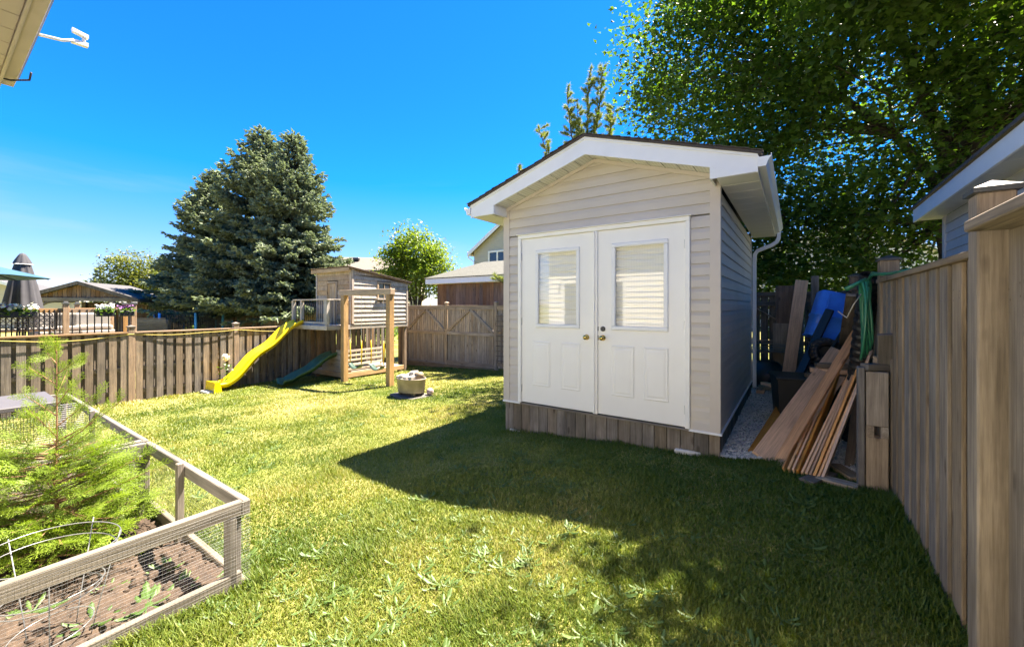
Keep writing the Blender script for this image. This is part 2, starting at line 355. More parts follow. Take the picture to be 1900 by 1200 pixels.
def npmesh(name, V, Fc, mat, M=None, parent=None, tint=None, smooth=False):
    V = np.asarray(V, np.float32); Fc = np.asarray(Fc, np.int32); k = Fc.shape[1]
    me = bpy.data.meshes.new(name); me.vertices.add(len(V)); me.vertices.foreach_set('co', V.ravel())
    me.loops.add(Fc.size); me.loops.foreach_set('vertex_index', Fc.ravel()); me.polygons.add(len(Fc))
    me.polygons.foreach_set('loop_start', np.arange(0, Fc.size, k, dtype=np.int32))
    if smooth: me.polygons.foreach_set('use_smooth', np.ones(len(Fc), bool))
    me.update(calc_edges=True); me.materials.append(mat)
    if tint is not None:
        at_ = me.attributes.new('tint', 'FLOAT', 'POINT'); at_.data.foreach_set('value', np.asarray(tint, np.float32))
    return obj(name, me, M if M is not None else Matrix.Identity(4), parent)
def scatter(tv, tf, pos, R, sc, tint):
    tv = np.asarray(tv, float); tf = np.asarray(tf, int); n = len(pos); m = len(tv)
    V = np.einsum('nij,mj->nmi', R, tv) * np.asarray(sc)[:, None, None] + pos[:, None, :]
    Fc = tf[None] + (np.arange(n) * m)[:, None, None]
    return V.reshape(-1, 3), Fc.reshape(-1, tf.shape[1]), np.repeat(tint, m)
def randrot(n, tilt=1.0, r=rng):
    """random rotations: yaw free, pitch and roll limited by tilt (radians)"""
    y = r.uniform(0, 2 * np.pi, n); p = r.normal(0, tilt, n); q = r.normal(0, tilt, n)
    cy, sy, cp, s_p, cq, sq = np.cos(y), np.sin(y), np.cos(p), np.sin(p), np.cos(q), np.sin(q)
    Z = np.zeros(n); O = np.ones(n)
    Rz = np.stack([np.stack([cy, -sy, Z], -1), np.stack([sy, cy, Z], -1), np.stack([Z, Z, O], -1)], 1)
    Rx = np.stack([np.stack([O, Z, Z], -1), np.stack([Z, cp, -s_p], -1), np.stack([Z, s_p, cp], -1)], 1)
    Ry = np.stack([np.stack([cq, Z, sq], -1), np.stack([Z, O, Z], -1), np.stack([-sq, Z, cq], -1)], 1)
    return Rz @ Rx @ Ry
I4 = Matrix.Identity(4)

# ================================================================== GROUND
def lawnmat():
    m, n, l, bs = newmat('lawn_soil_and_thatch')
    tc = N(n, 'ShaderNodeTexCoord'); a = N(n, 'ShaderNodeTexNoise', Scale=.9, Detail=8); b = N(n, 'ShaderNodeTexNoise', Scale=38, Detail=6)
    l.new(tc.outputs['Object'], a.inputs['Vector']); l.new(tc.outputs['Object'], b.inputs['Vector'])
    r = N(n, 'ShaderNodeValToRGB'); e = r.color_ramp.elements; e[0].position = .36; e[1].position = .66
    e[0].color = (.15, .19, .035, 1); e[1].color = (.36, .31, .12, 1); l.new(a.outputs['Fac'], r.inputs['Fac'])
    r2 = N(n, 'ShaderNodeValToRGB'); r2.color_ramp.elements[0].position = .3; r2.color_ramp.elements[0].color = (.45, .45, .4, 1); r2.color_ramp.elements[1].position = .7
    l.new(b.outputs['Fac'], r2.inputs['Fac'])
    x = N(n, 'ShaderNodeMixRGB', blend_type='MULTIPLY'); x.inputs['Fac'].default_value = .8; l.new(r.outputs[0], x.inputs['Color1']); l.new(r2.outputs[0], x.inputs['Color2'])
    l.new(x.outputs[0], bs.inputs['Base Color']); bs.inputs['Roughness'].default_value = .95; bs.inputs['Specular IOR Level'].default_value = .15
    bp = N(n, 'ShaderNodeBump', Strength=.8, Distance=.02); l.new(b.outputs['Fac'], bp.inputs['Height']); l.new(bp.outputs[0], bs.inputs['Normal'])
    return m
LAWN = lawnmat()
xs = np.concatenate([-np.geomspace(600, 16, 14), np.linspace(-14, 10, 97), np.geomspace(12, 600, 14)])
ys = np.concatenate([-np.geomspace(600, 6, 10), np.linspace(-4, 18, 89), np.geomspace(20, 900, 16)])
GX, GYv = np.meshgrid(xs, ys); nx, ny = len(xs), len(ys)
def bumps(x, y): return .012 * np.sin(1.7 * x + .6) * np.sin(1.3 * y + 1.1) + .006 * np.sin(4.1 * x - 2.2 * y)
def ghz(x, y): return gz(x, y) + bumps(x, y) * (np.hypot(x, y) < 18)
GV = np.stack([GX.ravel(), GYv.ravel(), ghz(GX, GYv).ravel()], -1)
ii, jj = np.meshgrid(np.arange(nx - 1), np.arange(ny - 1)); q = (jj * nx + ii).ravel()
lawn = npmesh('lawn', GV, np.stack([q, q + 1, q + nx + 1, q + nx], -1), LAWN, smooth=True); tag(lawn, kind='structure')

# ================================================================== SHED
SA, SB = -0.63, 4.56                                   # right front corner in lot coordinates
SW, SD = 2.62, 3.6
SM = YM(SA, SB, 0)
shed = thing('garden_shed', SM, 'taupe vinyl sided garden shed with white double doors on the lawn', 'shed')
Z0, COURSE = .23, .122
ZE, PITCH = 2.70, .325                                 # eave soffit height, roof slope
def rake(x): return 2.74 + (1.31 - abs(x + 1.31)) * PITCH + .06   # wall top under the rake
# wall core (dark backing behind the laps)
core = Geo()
prism('wall_core', shed, SM, [(-SW + .02, Z0 - .02), (-.02, Z0 - .02), (-.02, 2.74), (-1.31, rake(-1.31) - .02), (-SW + .02, 2.74)], .07, .10, VINYL)
box('wall_core', shed, SM, (-.035, SD / 2 + .02, 1.47), (.03, SD - .06, 2.5), VINYL, 0)
box('wall_core', shed, SM, (-SW + .035, SD / 2 + .02, 1.47), (.03, SD - .06, 2.5), VINYL, 0)
prism('wall_core', shed, SM, [(-SW + .02, Z0), (-.02, Z0), (-.02, 2.74), (-1.31, rake(-1.31)), (-SW + .02, 2.74)], SD - .03, SD, VINYL)
DX0, DX1, DZ1 = -2.40, -.26, 2.435
def course_front(x0b, x1b, x0t, x1t, z0, z1):
    f = 0.6
    v = [(x0b, -.017, z0), (x1b, -.017, z0), (x1b, .022, z0), (x0b, .022, z0), (x0t, -.003, z1), (x1t, -.003, z1), (x1t, .022, z1), (x0t, .022, z1)]
    # crease of the dutch lap halfway up
    zm = z0 + (z1 - z0) * .62; xm0 = x0b + (x0t - x0b) * .62; xm1 = x1b + (x1t - x1b) * .62
    vs_ = [(x0b, .02, z0), (x1b, .02, z0), (x0b, -.018, z0), (x1b, -.018, z0), (xm0, -.0155, zm), (xm1, -.0155, zm), (x0t, -.004, z1), (x1t, -.004, z1), (x0t, .02, z1), (x1t, .02, z1)]
    fs = [(0, 1, 3, 2), (2, 3, 5, 4), (4, 5, 7, 6), (6, 7, 9, 8), (0, 2, 4, 6, 8), (1, 9, 7, 5, 3)]
    obj('siding_board', fixnormals(mesh('siding_board', vs_, fs, VINYL)), SM, shed)
z = Z0; CW = .075
while z < 3.2:
    z1 = z + COURSE - .001
    if z1 <= DZ1 + .03:
        course_front(-SW + CW, DX0 - .002, -SW + CW, DX0 - .002, z, z1); course_front(DX1 + .002, -CW, DX1 + .002, -CW, z, z1)
    else:
        zz = max(z, DZ1 + .004) if z < DZ1 else z
        def lim(zv):
            if zv <= 2.74: return -SW + CW, -CW
            d = max(0.02, (rake(-1.31) - zv) / PITCH); return max(-SW + CW, -1.31 - d), min(-CW, -1.31 + d)
        zt = min(z1, rake(-1.31) - .008)
        if zt > zz + .01:
            b0, b1 = lim(zz); t0, t1 = lim(zt); course_front(b0, b1, t0, t1, zz, zt)
    z += COURSE
z = Z0
def course_side(z0, z1, x, sgn):
    y0, y1 = CW, SD - CW; zm = z0 + (z1 - z0) * .62
    vs_ = [(x - sgn * .02, y0, z0), (x - sgn * .02, y1, z0), (x + sgn * .018, y0, z0), (x + sgn * .018, y1, z0), (x + sgn * .0155, y0, zm), (x + sgn * .0155, y1, zm),
           (x + sgn * .004, y0, z1), (x + sgn * .004, y1, z1), (x - sgn * .02, y0, z1), (x - sgn * .02, y1, z1)]
    fs = [(0, 1, 3, 2), (2, 3, 5, 4), (4, 5, 7, 6), (6, 7, 9, 8), (0, 2, 4, 6, 8), (1, 9, 7, 5, 3)]
    obj('siding_board', fixnormals(mesh('siding_board', vs_, fs, VINYL)), SM, shed)
while z < 2.66:
    course_side(z, min(z + COURSE - .001, 2.70), 0, 1); course_side(z, min(z + COURSE - .001, 2.70), -SW, -1); z += COURSE
# corner posts: an L of two flat trims on every corner
for cx_, cy_, sx_, sy_ in ((0, 0, 1, -1), (-SW, 0, -1, -1), (0, SD, 1, 1), (-SW, SD, -1, 1)):
    zt = 2.80 if cy_ == 0 else 2.70
    poly = [(cx_ + sx_ * .022, cy_ + sy_ * .022), (cx_ - sx_ * CW, cy_ + sy_ * .022), (cx_ - sx_ * CW, cy_ - sy_ * .015), (cx_ - sx_ * .015, cy_ - sy_ * .015), (cx_ - sx_ * .015, cy_ - sy_ * CW), (cx_ + sx_ * .022, cy_ - sy_ * CW)]
    prism('corner_trim', shed, SM, poly, Z0 - .015, zt, VINYLC, 'z')
# starter strips
box('base_trim', shed, SM, ((-SW + DX0) / 2 - .0, -.016, Z0 - .012), (SW + DX0 + .06, .03, .022), FASCIA, .002)
box('base_trim', shed, SM, (DX1 / 2 + .012, -.016, Z0 - .012), (-DX1 + .05, .03, .022), FASCIA, .002)
box('base_trim', shed, SM, (.018, SD / 2, Z0 - .012), (.03, SD - .01, .022), FASCIA, .002)
# skirt of short vertical planks
k = 0; x = -SW - .01
while x < 0:
    w = .128 + .012 * random.random(); w = min(w, .015 - x + 0.0)
    if w < .03: break
    g = gY(SA + x + w / 2, SB); top = Z0 - .028 - random.random() * .006
    box('skirt_plank', shed, SM, (x + w / 2, .012 + random.uniform(-.004, .004), (top + g - .06) / 2), (w - .006, .022, top - g + .06), W_SKIRT, .003); x += w
y = .035
while y < SD:
    w = .13 + .01 * random.random(); g = gY(SA, SB + y)
    box('skirt_plank', shed, SM, (-.008 + random.uniform(-.003, .003), y + w / 2, (Z0 - .03 + g - .06) / 2), (.022, w - .006, Z0 - .03 - g + .06), W_SKIRT, .003)
    g2 = gY(SA - SW, SB + y); box('skirt_plank', shed, SM, (-SW + .008, y + w / 2, (Z0 - .03 + g2 - .06) / 2), (.022, w - .006, Z0 - .03 - g2 + .06), W_SKIRT, .003)
    y += w
box('sill_board', shed, SM, (-1.33, -.004, Z0 - .016), (DX1 - DX0 + .02, .034, .022), W_SKIRT, .003)
# door frame
fr = box('door_frame', shed, SM, ((DX0 + DX1) / 2, -.012, DZ1 - .025), (DX1 - DX0, .05, .05), WHITE, .006)
for xx in (DX0 + .025, DX1 - .025): box('door_frame', shed, SM, (xx, -.012, (Z0 + DZ1 - .05) / 2 - .001), (.05, .05, DZ1 - .05 - Z0), WHITE, .006)
box('door_mullion', shed, SM, (-1.305, -.006, (Z0 + DZ1 - .05) / 2), (.055, .05, DZ1 - .05 - Z0 - .002), WHITE, .005)
box('door_mullion', shed, SM, (-1.318, -.036, (Z0 + DZ1 - .05) / 2), (.022, .02, DZ1 - .06 - Z0), WHITE, .004)
box('drip_cap', shed, SM, ((DX0 + DX1) / 2, -.03, DZ1 + .006), (DX1 - DX0 + .03, .05, .01), WHITE, .002)
def shed_door(x0, x1, wx0, wx1, knob_x, hinge, lab):
    z0, z1 = Z0 + .012, DZ1 - .054; wz0, wz1 = 1.225, 2.22
    # slab as a ring round the light opening plus lower field
    parts = [((x0 + wx0) / 2, (z0 + z1) / 2, wx0 - x0, z1 - z0), ((x1 + wx1) / 2, (z0 + z1) / 2, x1 - wx1, z1 - z0),
             ((wx0 + wx1) / 2, (z0 + wz0) / 2, wx1 - wx0, wz0 - z0), ((wx0 + wx1) / 2, (wz1 + z1) / 2, wx1 - wx0, z1 - wz1)]
    o = (x0 + x1) / 2; DM = SM @ T((o, 0, z0)); g = Geo()
    xs_ = [x0, wx0, wx1, x1]; zs_ = [z0, wz0, wz1, z1]
    for i in range(3):
        for j in range(3):
            if i == 1 and j == 1: continue
            b = len(g.v); g.v += [(xs_[i] - o, -.012, zs_[j] - z0), (xs_[i + 1] - o, -.012, zs_[j] - z0), (xs_[i + 1] - o, -.012, zs_[j + 1] - z0), (xs_[i] - o, -.012, zs_[j + 1] - z0)]; g.f.append((b, b + 1, b + 2, b + 3))
    b = len(g.v); w2 = (x1 - x0) / 2; h = z1 - z0   # outer edge and inner jamb
    for (xa, xb, za, zb) in ((-w2, w2, 0, h), (wx0 - o, wx1 - o, wz0 - z0, wz1 - z0)):
        b = len(g.v); g.v += [(xa, -.012, za), (xb, -.012, za), (xb, -.012, zb), (xa, -.012, zb), (xa, .03, za), (xb, .03, za), (xb, .03, zb), (xa, .03, zb)]
        g.f += [(b + i, b + (i + 1) % 4, b + 4 + (i + 1) % 4, b + 4 + i) for i in range(4)]
    me = mesh('door', g.v, g.f, DOORW); bm = bmesh.new(); bm.from_mesh(me); bmesh.ops.remove_doubles(bm, verts=bm.verts, dist=1e-5); bmesh.ops.recalc_face_normals(bm, faces=bm.faces); bm.to_mesh(me); bm.free()
    d = obj('door', me, DM, shed); d['label'] = lab
    fw = .048
    for (cx_, cz_, sx_, sz_) in (((wx0 + wx1) / 2, wz0 + fw / 2, wx1 - wx0, fw), ((wx0 + wx1) / 2, wz1 - fw / 2, wx1 - wx0, fw), (wx0 + fw / 2, (wz0 + wz1) / 2, fw, wz1 - wz0 - 2 * fw), (wx1 - fw / 2, (wz0 + wz1) / 2, fw, wz1 - wz0 - 2 * fw)):
        box('window_frame', d, SM, (cx_, -.016, cz_), (sx_, .026, sz_), FASCIA, .008)
    gx0, gx1, gz0_, gz1_ = wx0 + fw - .004, wx1 - fw + .004, wz0 + fw - .004, wz1 - fw + .004
    obj('pane', mesh('pane', [(gx0, -.010, gz0_), (gx1, -.010, gz0_), (gx1, -.010, gz1_), (gx0, -.010, gz1_)], [(0, 1, 2, 3)], GLASS), SM, d)
    # quilted blind with horizontal folds
    g = Geo(); nz_, nx_ = 120, 14; rr = random.Random(int(x0 * 100))
    folds = []; zz = gz0_
    while zz < gz1_: folds.append(zz + rr.uniform(-.01, .01)); zz += .058
    ph = [rr.uniform(0, 6) for _ in folds]
    for j in range(nz_ + 1):
        for i in range(nx_ + 1):
            u = i / nx_; zv = gz0_ - .02 + (gz1_ - gz0_ + .04) * j / nz_; y_ = .022
            for fz, p_ in zip(folds, ph):
                dz = zv - fz - .006 * math.sin(u * 5 + p_) - .003 * math.sin(u * 13 + 2 * p_)
                y_ += .022 * math.exp(-(dz / .008) ** 2) * (.6 + .4 * math.sin(3 * u + p_))
            g.v.append((gx0 - .02 + (gx1 - gx0 + .04) * u, y_ + .003 * math.sin(u * 9 + j * .4), zv))
    for j in range(nz_):
        for i in range(nx_): a = j * (nx_ + 1) + i; g.f.append((a, a + 1, a + nx_ + 2, a + nx_ + 1))
    g.build('blind', BLIND, SM, d, True)
    for (pa, pb) in ((x0 + .165, x0 + .43), (x1 - .43, x1 - .165)):
        pz0, pz1 = .47, 1.05; n_ = []
        for ins, yy in ((0, -.0122), (.012, -.019), (.03, -.016), (.05, -.0205)):
            n_ += [(pa + ins, yy, pz0 + ins), (pb - ins, yy, pz0 + ins), (pb - ins, yy, pz1 - ins), (pa + ins, yy, pz1 - ins)]
        fs = []
        for r_ in range(3):
            for i in range(4): fs.append((4 * r_ + i, 4 * r_ + (i + 1) % 4, 4 * r_ + 4 + (i + 1) % 4, 4 * r_ + 4 + i))
        fs.append((12, 13, 14, 15)); obj('moulded_panel', mesh('moulded_panel', n_, fs, DOORW), SM, d)
    g = Geo(); g.lathe([(0, 0), (.033, 0), (.033, .006), (.014, .012), (.012, .03), (.026, .042), (.029, .054), (.022, .066), (0, .069)], 20)
    g.build('door_knob', BRASS, SM @ T((knob_x, -.012, 1.13)) @ Matrix.Rotation(math.pi / 2, 4, 'X'), d, True)
    if lab.startswith('right'):
        g = Geo(); g.lathe([(0, 0), (.03, 0), (.03, .008), (.022, .016), (.012, .018), (.011, .012), (0, .012)], 20)
        g.build('deadbolt', PEWTER, SM @ T((knob_x, -.012, 1.235)) @ Matrix.Rotation(math.pi / 2, 4, 'X'), d, True)
        box('latch_plate', d, SM, (x0 - .004, -.014, 1.13), (.018, .012, .06), PEWTER, .001); box('latch_plate', d, SM, (x0 - .004, -.014, 1.235), (.018, .012, .05), PEWTER, .001)
    for hz in (.42, 1.30, 2.15): box('hinge', d, SM, (hinge, -.018, hz), (.018, .014, .095), STEEL, .003)
shed_door(-2.348, -1.336, -2.136, -1.51, -1.42, -2.352, 'left white door with half glazed light and brass knob')
shed_door(-1.276, -.312, -1.11, -.479, -1.215, -.309, 'right white door with half glazed light, brass knob and dark deadbolt')
box('floor', shed, SM, (-1.31, SD / 2, Z0 - .03), (SW - .1, SD - .1, .03), W_SKIRT, 0)
# roof: two slabs, fascia, soffits
OF, OE, FH = .31, .36, .165                           # front overhang, eave overhang, rake fascia height
ZR = rake(-1.31) + .175                                # ridge
XR0, XR1 = -SW - OE, OE
def roofz(x): return ZR - abs(x + 1.31) * PITCH
for s_ in (-1, 1):
    xe = -1.31 + s_ * (1.31 + OE + .035)
    hexa('roof', shed, SM, [(-1.31, -OF - .03, ZR), (xe, -OF - .03, roofz(xe)), (xe, SD + .25, roofz(xe)), (-1.31, SD + .25, ZR),
                            (-1.31, -OF - .03, ZR + .022), (xe, -OF - .03, roofz(xe) + .022), (xe, SD + .25, roofz(xe) + .022), (-1.31, SD + .25, ZR + .022)], ROOFD)
    n_ = 16                                            # shingle tabs proud along the rake so the edge is uneven
    for i in range(n_):
        xa = -1.31 + s_ * (1.31 + OE + .04) * i / n_; xb = -1.31 + s_ * (1.31 + OE + .04) * (i + 1.0) / n_; dy = random.uniform(.0, .014)
        hexa('shingle', shed, SM, [(xa, -OF - .036 - dy, roofz(xa) + .024), (xb, -OF - .036 - dy, roofz(xb) + .03), (xb, SD + .26, roofz(xb) + .03), (xa, SD + .26, roofz(xa) + .024),
                                   (xa, -OF - .036 - dy, roofz(xa) + .030), (xb, -OF - .036 - dy, roofz(xb) + .038), (xb, SD + .26, roofz(xb) + .038), (xa, SD + .26, roofz(xa) + .030)], ROOFD)
    xe = -1.31 + s_ * (1.31 + OE)
    # rake fascia
    hexa('fascia_board', shed, SM, [(-1.31, -OF, ZR - FH - .03), (xe, -OF, roofz(xe) - FH), (xe, -OF + .02, roofz(xe) - FH), (-1.31, -OF + .02, ZR - FH - .03),
                              (-1.31, -OF, ZR - .001), (xe, -OF, roofz(xe) - .001), (xe, -OF + .02, roofz(xe) - .001), (-1.31, -OF + .02, ZR - .001)], FASCIA)
    hexa('drip_edge', shed, SM, [(-1.31, -OF - .012, ZR - .028), (xe, -OF - .012, roofz(xe) - .028), (xe, -OF - .001, roofz(xe) - .028), (-1.31, -OF - .001, ZR - .028),
                           (-1.31, -OF - .012, ZR - .002), (xe, -OF - .012, roofz(xe) - .002), (xe, -OF - .001, roofz(xe) - .002), (-1.31, -OF - .001, ZR - .002)], FASCIA)
    # boxed eave return
    xin = -1.31 + s_ * (1.31 - .03)
    prism('eave_return', shed, SM, [(xin, ZE), (xe, ZE), (xe, roofz(xe) - FH + .004), (xin, roofz(xin) - FH - .004 - .03 * .2)], -OF - .004, -OF + .016, FASCIA)
    prism('eave_return', shed, SM, [(xin - s_ * .004, ZE), (xin + s_ * .014, ZE), (xin + s_ * .014, roofz(xin) - FH), (xin - s_ * .004, roofz(xin) - FH)], -OF + .017, -.024, FASCIA)
    # rake soffit panels between wall and fascia
    np_ = 8; lo, hi = 0.02, 1.28
    for i in range(np_):
        xa = -1.31 + s_ * (lo + (hi - lo) * i / np_); xb = -1.31 + s_ * (lo + (hi - lo) * (i + 1) / np_ - .012)
        za, zb = roofz(xa) - FH + .004, roofz(xb) - FH + .004
        hexa('soffit_panel', shed, SM, [(xa, -OF + .018, za), (xb, -OF + .018, zb), (xb, -.02, zb), (xa, -.02, za), (xa, -OF + .018, za + .01), (xb, -OF + .018, zb + .01), (xb, -.02, zb + .01), (xa, -.02, za + .01)], SOFFIT)
    hexa('soffit_backing', shed, SM, [(-1.31, -OF + .02, ZR - FH + .016), (xe, -OF + .02, roofz(xe) - FH + .016), (xe, .0, roofz(xe) - FH + .016), (-1.31, 0, ZR - FH + .016),
                                (-1.31, -OF + .02, ZR - FH + .02), (xe, -OF + .02, roofz(xe) - FH + .02), (xe, .0, roofz(xe) - FH + .02), (-1.31, 0, ZR - FH + .02)], FASCIA)
    hexa('rake_trim', shed, SM, [(-1.31, -.034, rake(-1.31) - .03), (-1.31 + s_ * 1.28, -.034, rake(-.03) - .03), (-1.31 + s_ * 1.28, .02, rake(-.03) - .03), (-1.31, .02, rake(-1.31) - .03),
                           (-1.31, -.034, rake(-1.31) + .012), (-1.31 + s_ * 1.28, -.034, rake(-.03) + .012), (-1.31 + s_ * 1.28, .02, rake(-.03) + .012), (-1.31, .02, rake(-1.31) + .012)], VINYLC)
    # eave soffit
    x_in = 0.022 if s_ > 0 else -SW - .022
    np_ = 13
    for i in range(np_):
        ya = -OF + .02 + (SD + OF + .2) * i / np_; yb = ya + (SD + OF + .2) / np_ - .010
        box('soffit_panel', shed, SM, ((x_in + xe) / 2, (ya + yb) / 2, ZE + .006), (abs(xe - x_in) - .004, yb - ya, .010), SOFFIT, .002)
    box('soffit_backing', shed, SM, ((x_in + xe) / 2, SD / 2 - .05, ZE + .018), (abs(xe - x_in), SD + OF, .008), FASCIA, 0)
    box('fascia_board', shed, SM, (xe - s_ * .008, SD / 2 - .03, (ZE + roofz(xe)) / 2 - .002), (.016, SD + OF + .24, roofz(xe) - ZE - .01), FASCIA, .002)
    # K style gutter
    zt = roofz(xe) - .015
    prof = [(xe + s_ * .002, zt), (xe + s_ * .002, zt - .105), (xe + s_ * .062, zt - .105), (xe + s_ * .080, zt - .055), (xe + s_ * .105, zt - .022), (xe + s_ * .105, zt), (xe + s_ * .098, zt), (xe + s_ * .098, zt - .02), (xe + s_ * .012, zt - .02)]
    prism('gutter', shed, SM, prof, -OF - .015, SD + .22, FASCIA)
zt = roofz(XR1) - .1
def flat_pipe(name, pts, w, t, mat):                  # rectangular downspout
    g = Geo(); pts = [Vector(p) for p in pts]; n_ = len(pts)
    for i, p in enumerate(pts):
        d = (pts[min(i + 1, n_ - 1)] - pts[max(i - 1, 0)]).normalized(); yv = Vector((0, 1, 0)); nv = d.cross(yv).normalized()
        for a, b in ((-1, -1), (1, -1), (1, 1), (-1, 1)): g.v.append(tuple(p + yv * (a * w / 2) + nv * (b * t / 2)))
    for i in range(n_ - 1):
        for k_ in range(4): g.f.append((4 * i + k_, 4 * i + (k_ + 1) % 4, 4 * i + 4 + (k_ + 1) % 4, 4 * i + 4 + k_))
    return g.build(name, mat, SM, shed)
xg = XR1 + .05
flat_pipe('downspout', [(xg, SD + .1, zt), (xg, SD + .1, zt - .10), (xg - .03, SD + .1, zt - .17), (xg - .10, SD + .1, zt - .22), (.10, SD + .1, zt - .30), (.06, SD + .1, zt - .36), (.055, SD + .1, zt - .45), (.055, SD + .1, .1)], .075, .055, FASCIA)

# ================================================================== HOUSE (behind and above the camera)
HB = -.12; HA0, HA1 = -5.20, 2.6
HM = YM(HA0, HB, 0)
house = thing('house', HM, 'beige trimmed house eave and soffit at the upper left corner', 'house')
HL = HA1 - HA0
WX0, WX1, WZ0, WZ1 = 0.45, 1.95, .95, 2.06             # the window that the shed doors mirror (from left end)
z = -.45
while z < 3.3:
    z1 = min(z + .12, 3.35)
    segs = [(0, HL)]
    if z1 > WZ0 - .1 and z < WZ1 + .1: segs = [(0, WX0 - .07), (WX1 + .07, HL)]
    for a, b in segs: hexa('siding_board', house, HM, [(a, .018, z), (b, .018, z), (b, -.03, z), (a, -.03, z), (a, .004, z1 - .001), (b, .004, z1 - .001), (b, -.03, z1 - .001), (a, -.03, z1 - .001)], CREAM)
    z += .12
for (cx_, cz_, sx_, sz_) in (((WX0 + WX1) / 2, WZ0 - .035, WX1 - WX0 + .14, .07), ((WX0 + WX1) / 2, WZ1 + .035, WX1 - WX0 + .14, .07), (WX0 - .035, (WZ0 + WZ1) / 2, .07, WZ1 - WZ0), (WX1 + .035, (WZ0 + WZ1) / 2, .07, WZ1 - WZ0)):
    box('window_frame', house, HM, (cx_, .01, cz_), (sx_, .06, sz_), WHITE, .006)
box('window_pane', house, HM, ((WX0 + WX1) / 2, -.02, (WZ0 + WZ1) / 2), (WX1 - WX0, .01, WZ1 - WZ0), DGLASS, 0)
box('wall_core', house, HM, (HL / 2, -.1, 1.4), (HL, .08, 3.9), CREAM, 0)
box('wall_core', house, HM, (.04, -2.6, 1.4), (.08, 5.0, 3.9), CREAM, 0)
# eave: soffit panels run out from the wall, fascia and gutter on the outer edge
EZ = 3.37; EO = .49
ec = on_b(40, 160, 0)                                   # unused check value
n_ = 34; pw = (HL + .45) / n_
for i in range(n_):
    box('soffit_panel', house, HM, (-.36 + pw * i + pw / 2, EO / 2 + .01, EZ), (pw - .008, EO - .02, .012), SOFFITB, .002)
box('soffit_backing', house, HM, (HL / 2 - .2, EO / 2, EZ + .015), (HL + .5, EO, .01), BEIGE, 0)
box('fascia_board', house, HM, (HL / 2 - .18, EO + .012, EZ + .06), (HL + .5, .02, .17), BEIGE, .003)
zt = EZ + .15
prism('gutter', house, HM, [(EO + .023, zt), (EO + .023, zt - .115), (EO + .10, zt - .115), (EO + .115, zt - .06), (EO + .135, zt - .02), (EO + .135, zt), (EO + .128, zt), (EO + .125, zt - .018), (EO + .03, zt - .018)], -.40, HL, BEIGE, 'x')
box('end_trim', house, HM, (-.385, EO / 2, EZ + .045), (.02, EO, .15), BEIGE, .003)
hexa('roof', house, HM, [(-.43, EO + .10, zt + .01), (HL, EO + .10, zt + .01), (HL, -4.2, zt + 2.0), (-.43, -4.2, zt + 2.0), (-.43, EO + .10, zt + .035), (HL, EO + .10, zt + .035), (HL, -4.2, zt + 2.03), (-.43, -4.2, zt + 2.03)], ROOFS)
g = Geo(); g.tube([(-.12, .03, EZ - .015), (-.08, .10, EZ - .03), (-.16, .20, EZ - .05), (-.17, .28, EZ - .045), (-.10, .36, EZ - .02), (-.12, .45, EZ - .015), (-.12, EO + .06, EZ - .01), (-.10, EO + .16, EZ + .03), (-.05, EO + .165, EZ + .08)], .008, 6)
tag(g.build('cable', BLACKP, HM, None, True), 'dark cable looping under the beige house eave', 'cable')
# light on an arm fixed to the gutter
arm_y = on_b(70, 65, HB + EO + .13)
AM = HM @ T((arm_y[0] - HA0, EO + .13, arm_y[1]))
al = thing('camera_arm', AM, 'small white outdoor camera on an arm sticking out of the eave', 'camera')
L_ = .18
tube('arm', al, AM, [(0, -.02, .0), (.01, .12, .02), (.02, L_, .05)], .011, WHITE)
hexa('bracket', al, AM, [(-.02, L_ - .01, .035), (.02, L_ - .01, .035), (.03, L_ + .08, .035), (-.01, L_ + .08, .035), (-.01, L_ - .01, .065), (.02, L_ - .01, .06), (.03, L_ + .08, .065), (0, L_ + .08, .065)], WHITE)
tube('stem', al, AM, [(.01, L_ + .055, .06), (.01, L_ + .06, .11)], .012, WHITE)
hexa('head', al, AM, [(-.01, L_ - .005, .115), (.035, L_ - .005, .115), (.035, L_ + .08, .10), (-.01, L_ + .08, .10), (-.01, L_ - .01, .14), (.035, L_ - .01, .14), (.035, L_ + .08, .125), (-.01, L_ + .08, .125)], WHITE)

# ================================================================== FENCES
def cap_post(parent, p, w, h, mat, cap=CAPM, rot=TH):
    M = T(p) @ Matrix.Rotation(rot, 4, 'Z')
    po = box('post', parent, M, (0, 0, h / 2 - .1), (w, w, h + .2), mat, .006)
    if cap:
        s = w / 2 + .012; v = [(-s, -s, h), (s, -s, h), (s, s, h), (-s, s, h), (-s, -s, h + .018), (s, -s, h + .018), (s, s, h + .018), (-s, s, h + .018), (0, 0, h + .05)]
        me = mesh('post_cap', v, [(3, 2, 1, 0), (0, 1, 5, 4), (1, 2, 6, 5), (2, 3, 7, 6), (3, 0, 4, 7), (4, 5, 8), (5, 6, 8), (6, 7, 8), (7, 4, 8)], cap)
        obj('post_cap', me, M, po)
    return po
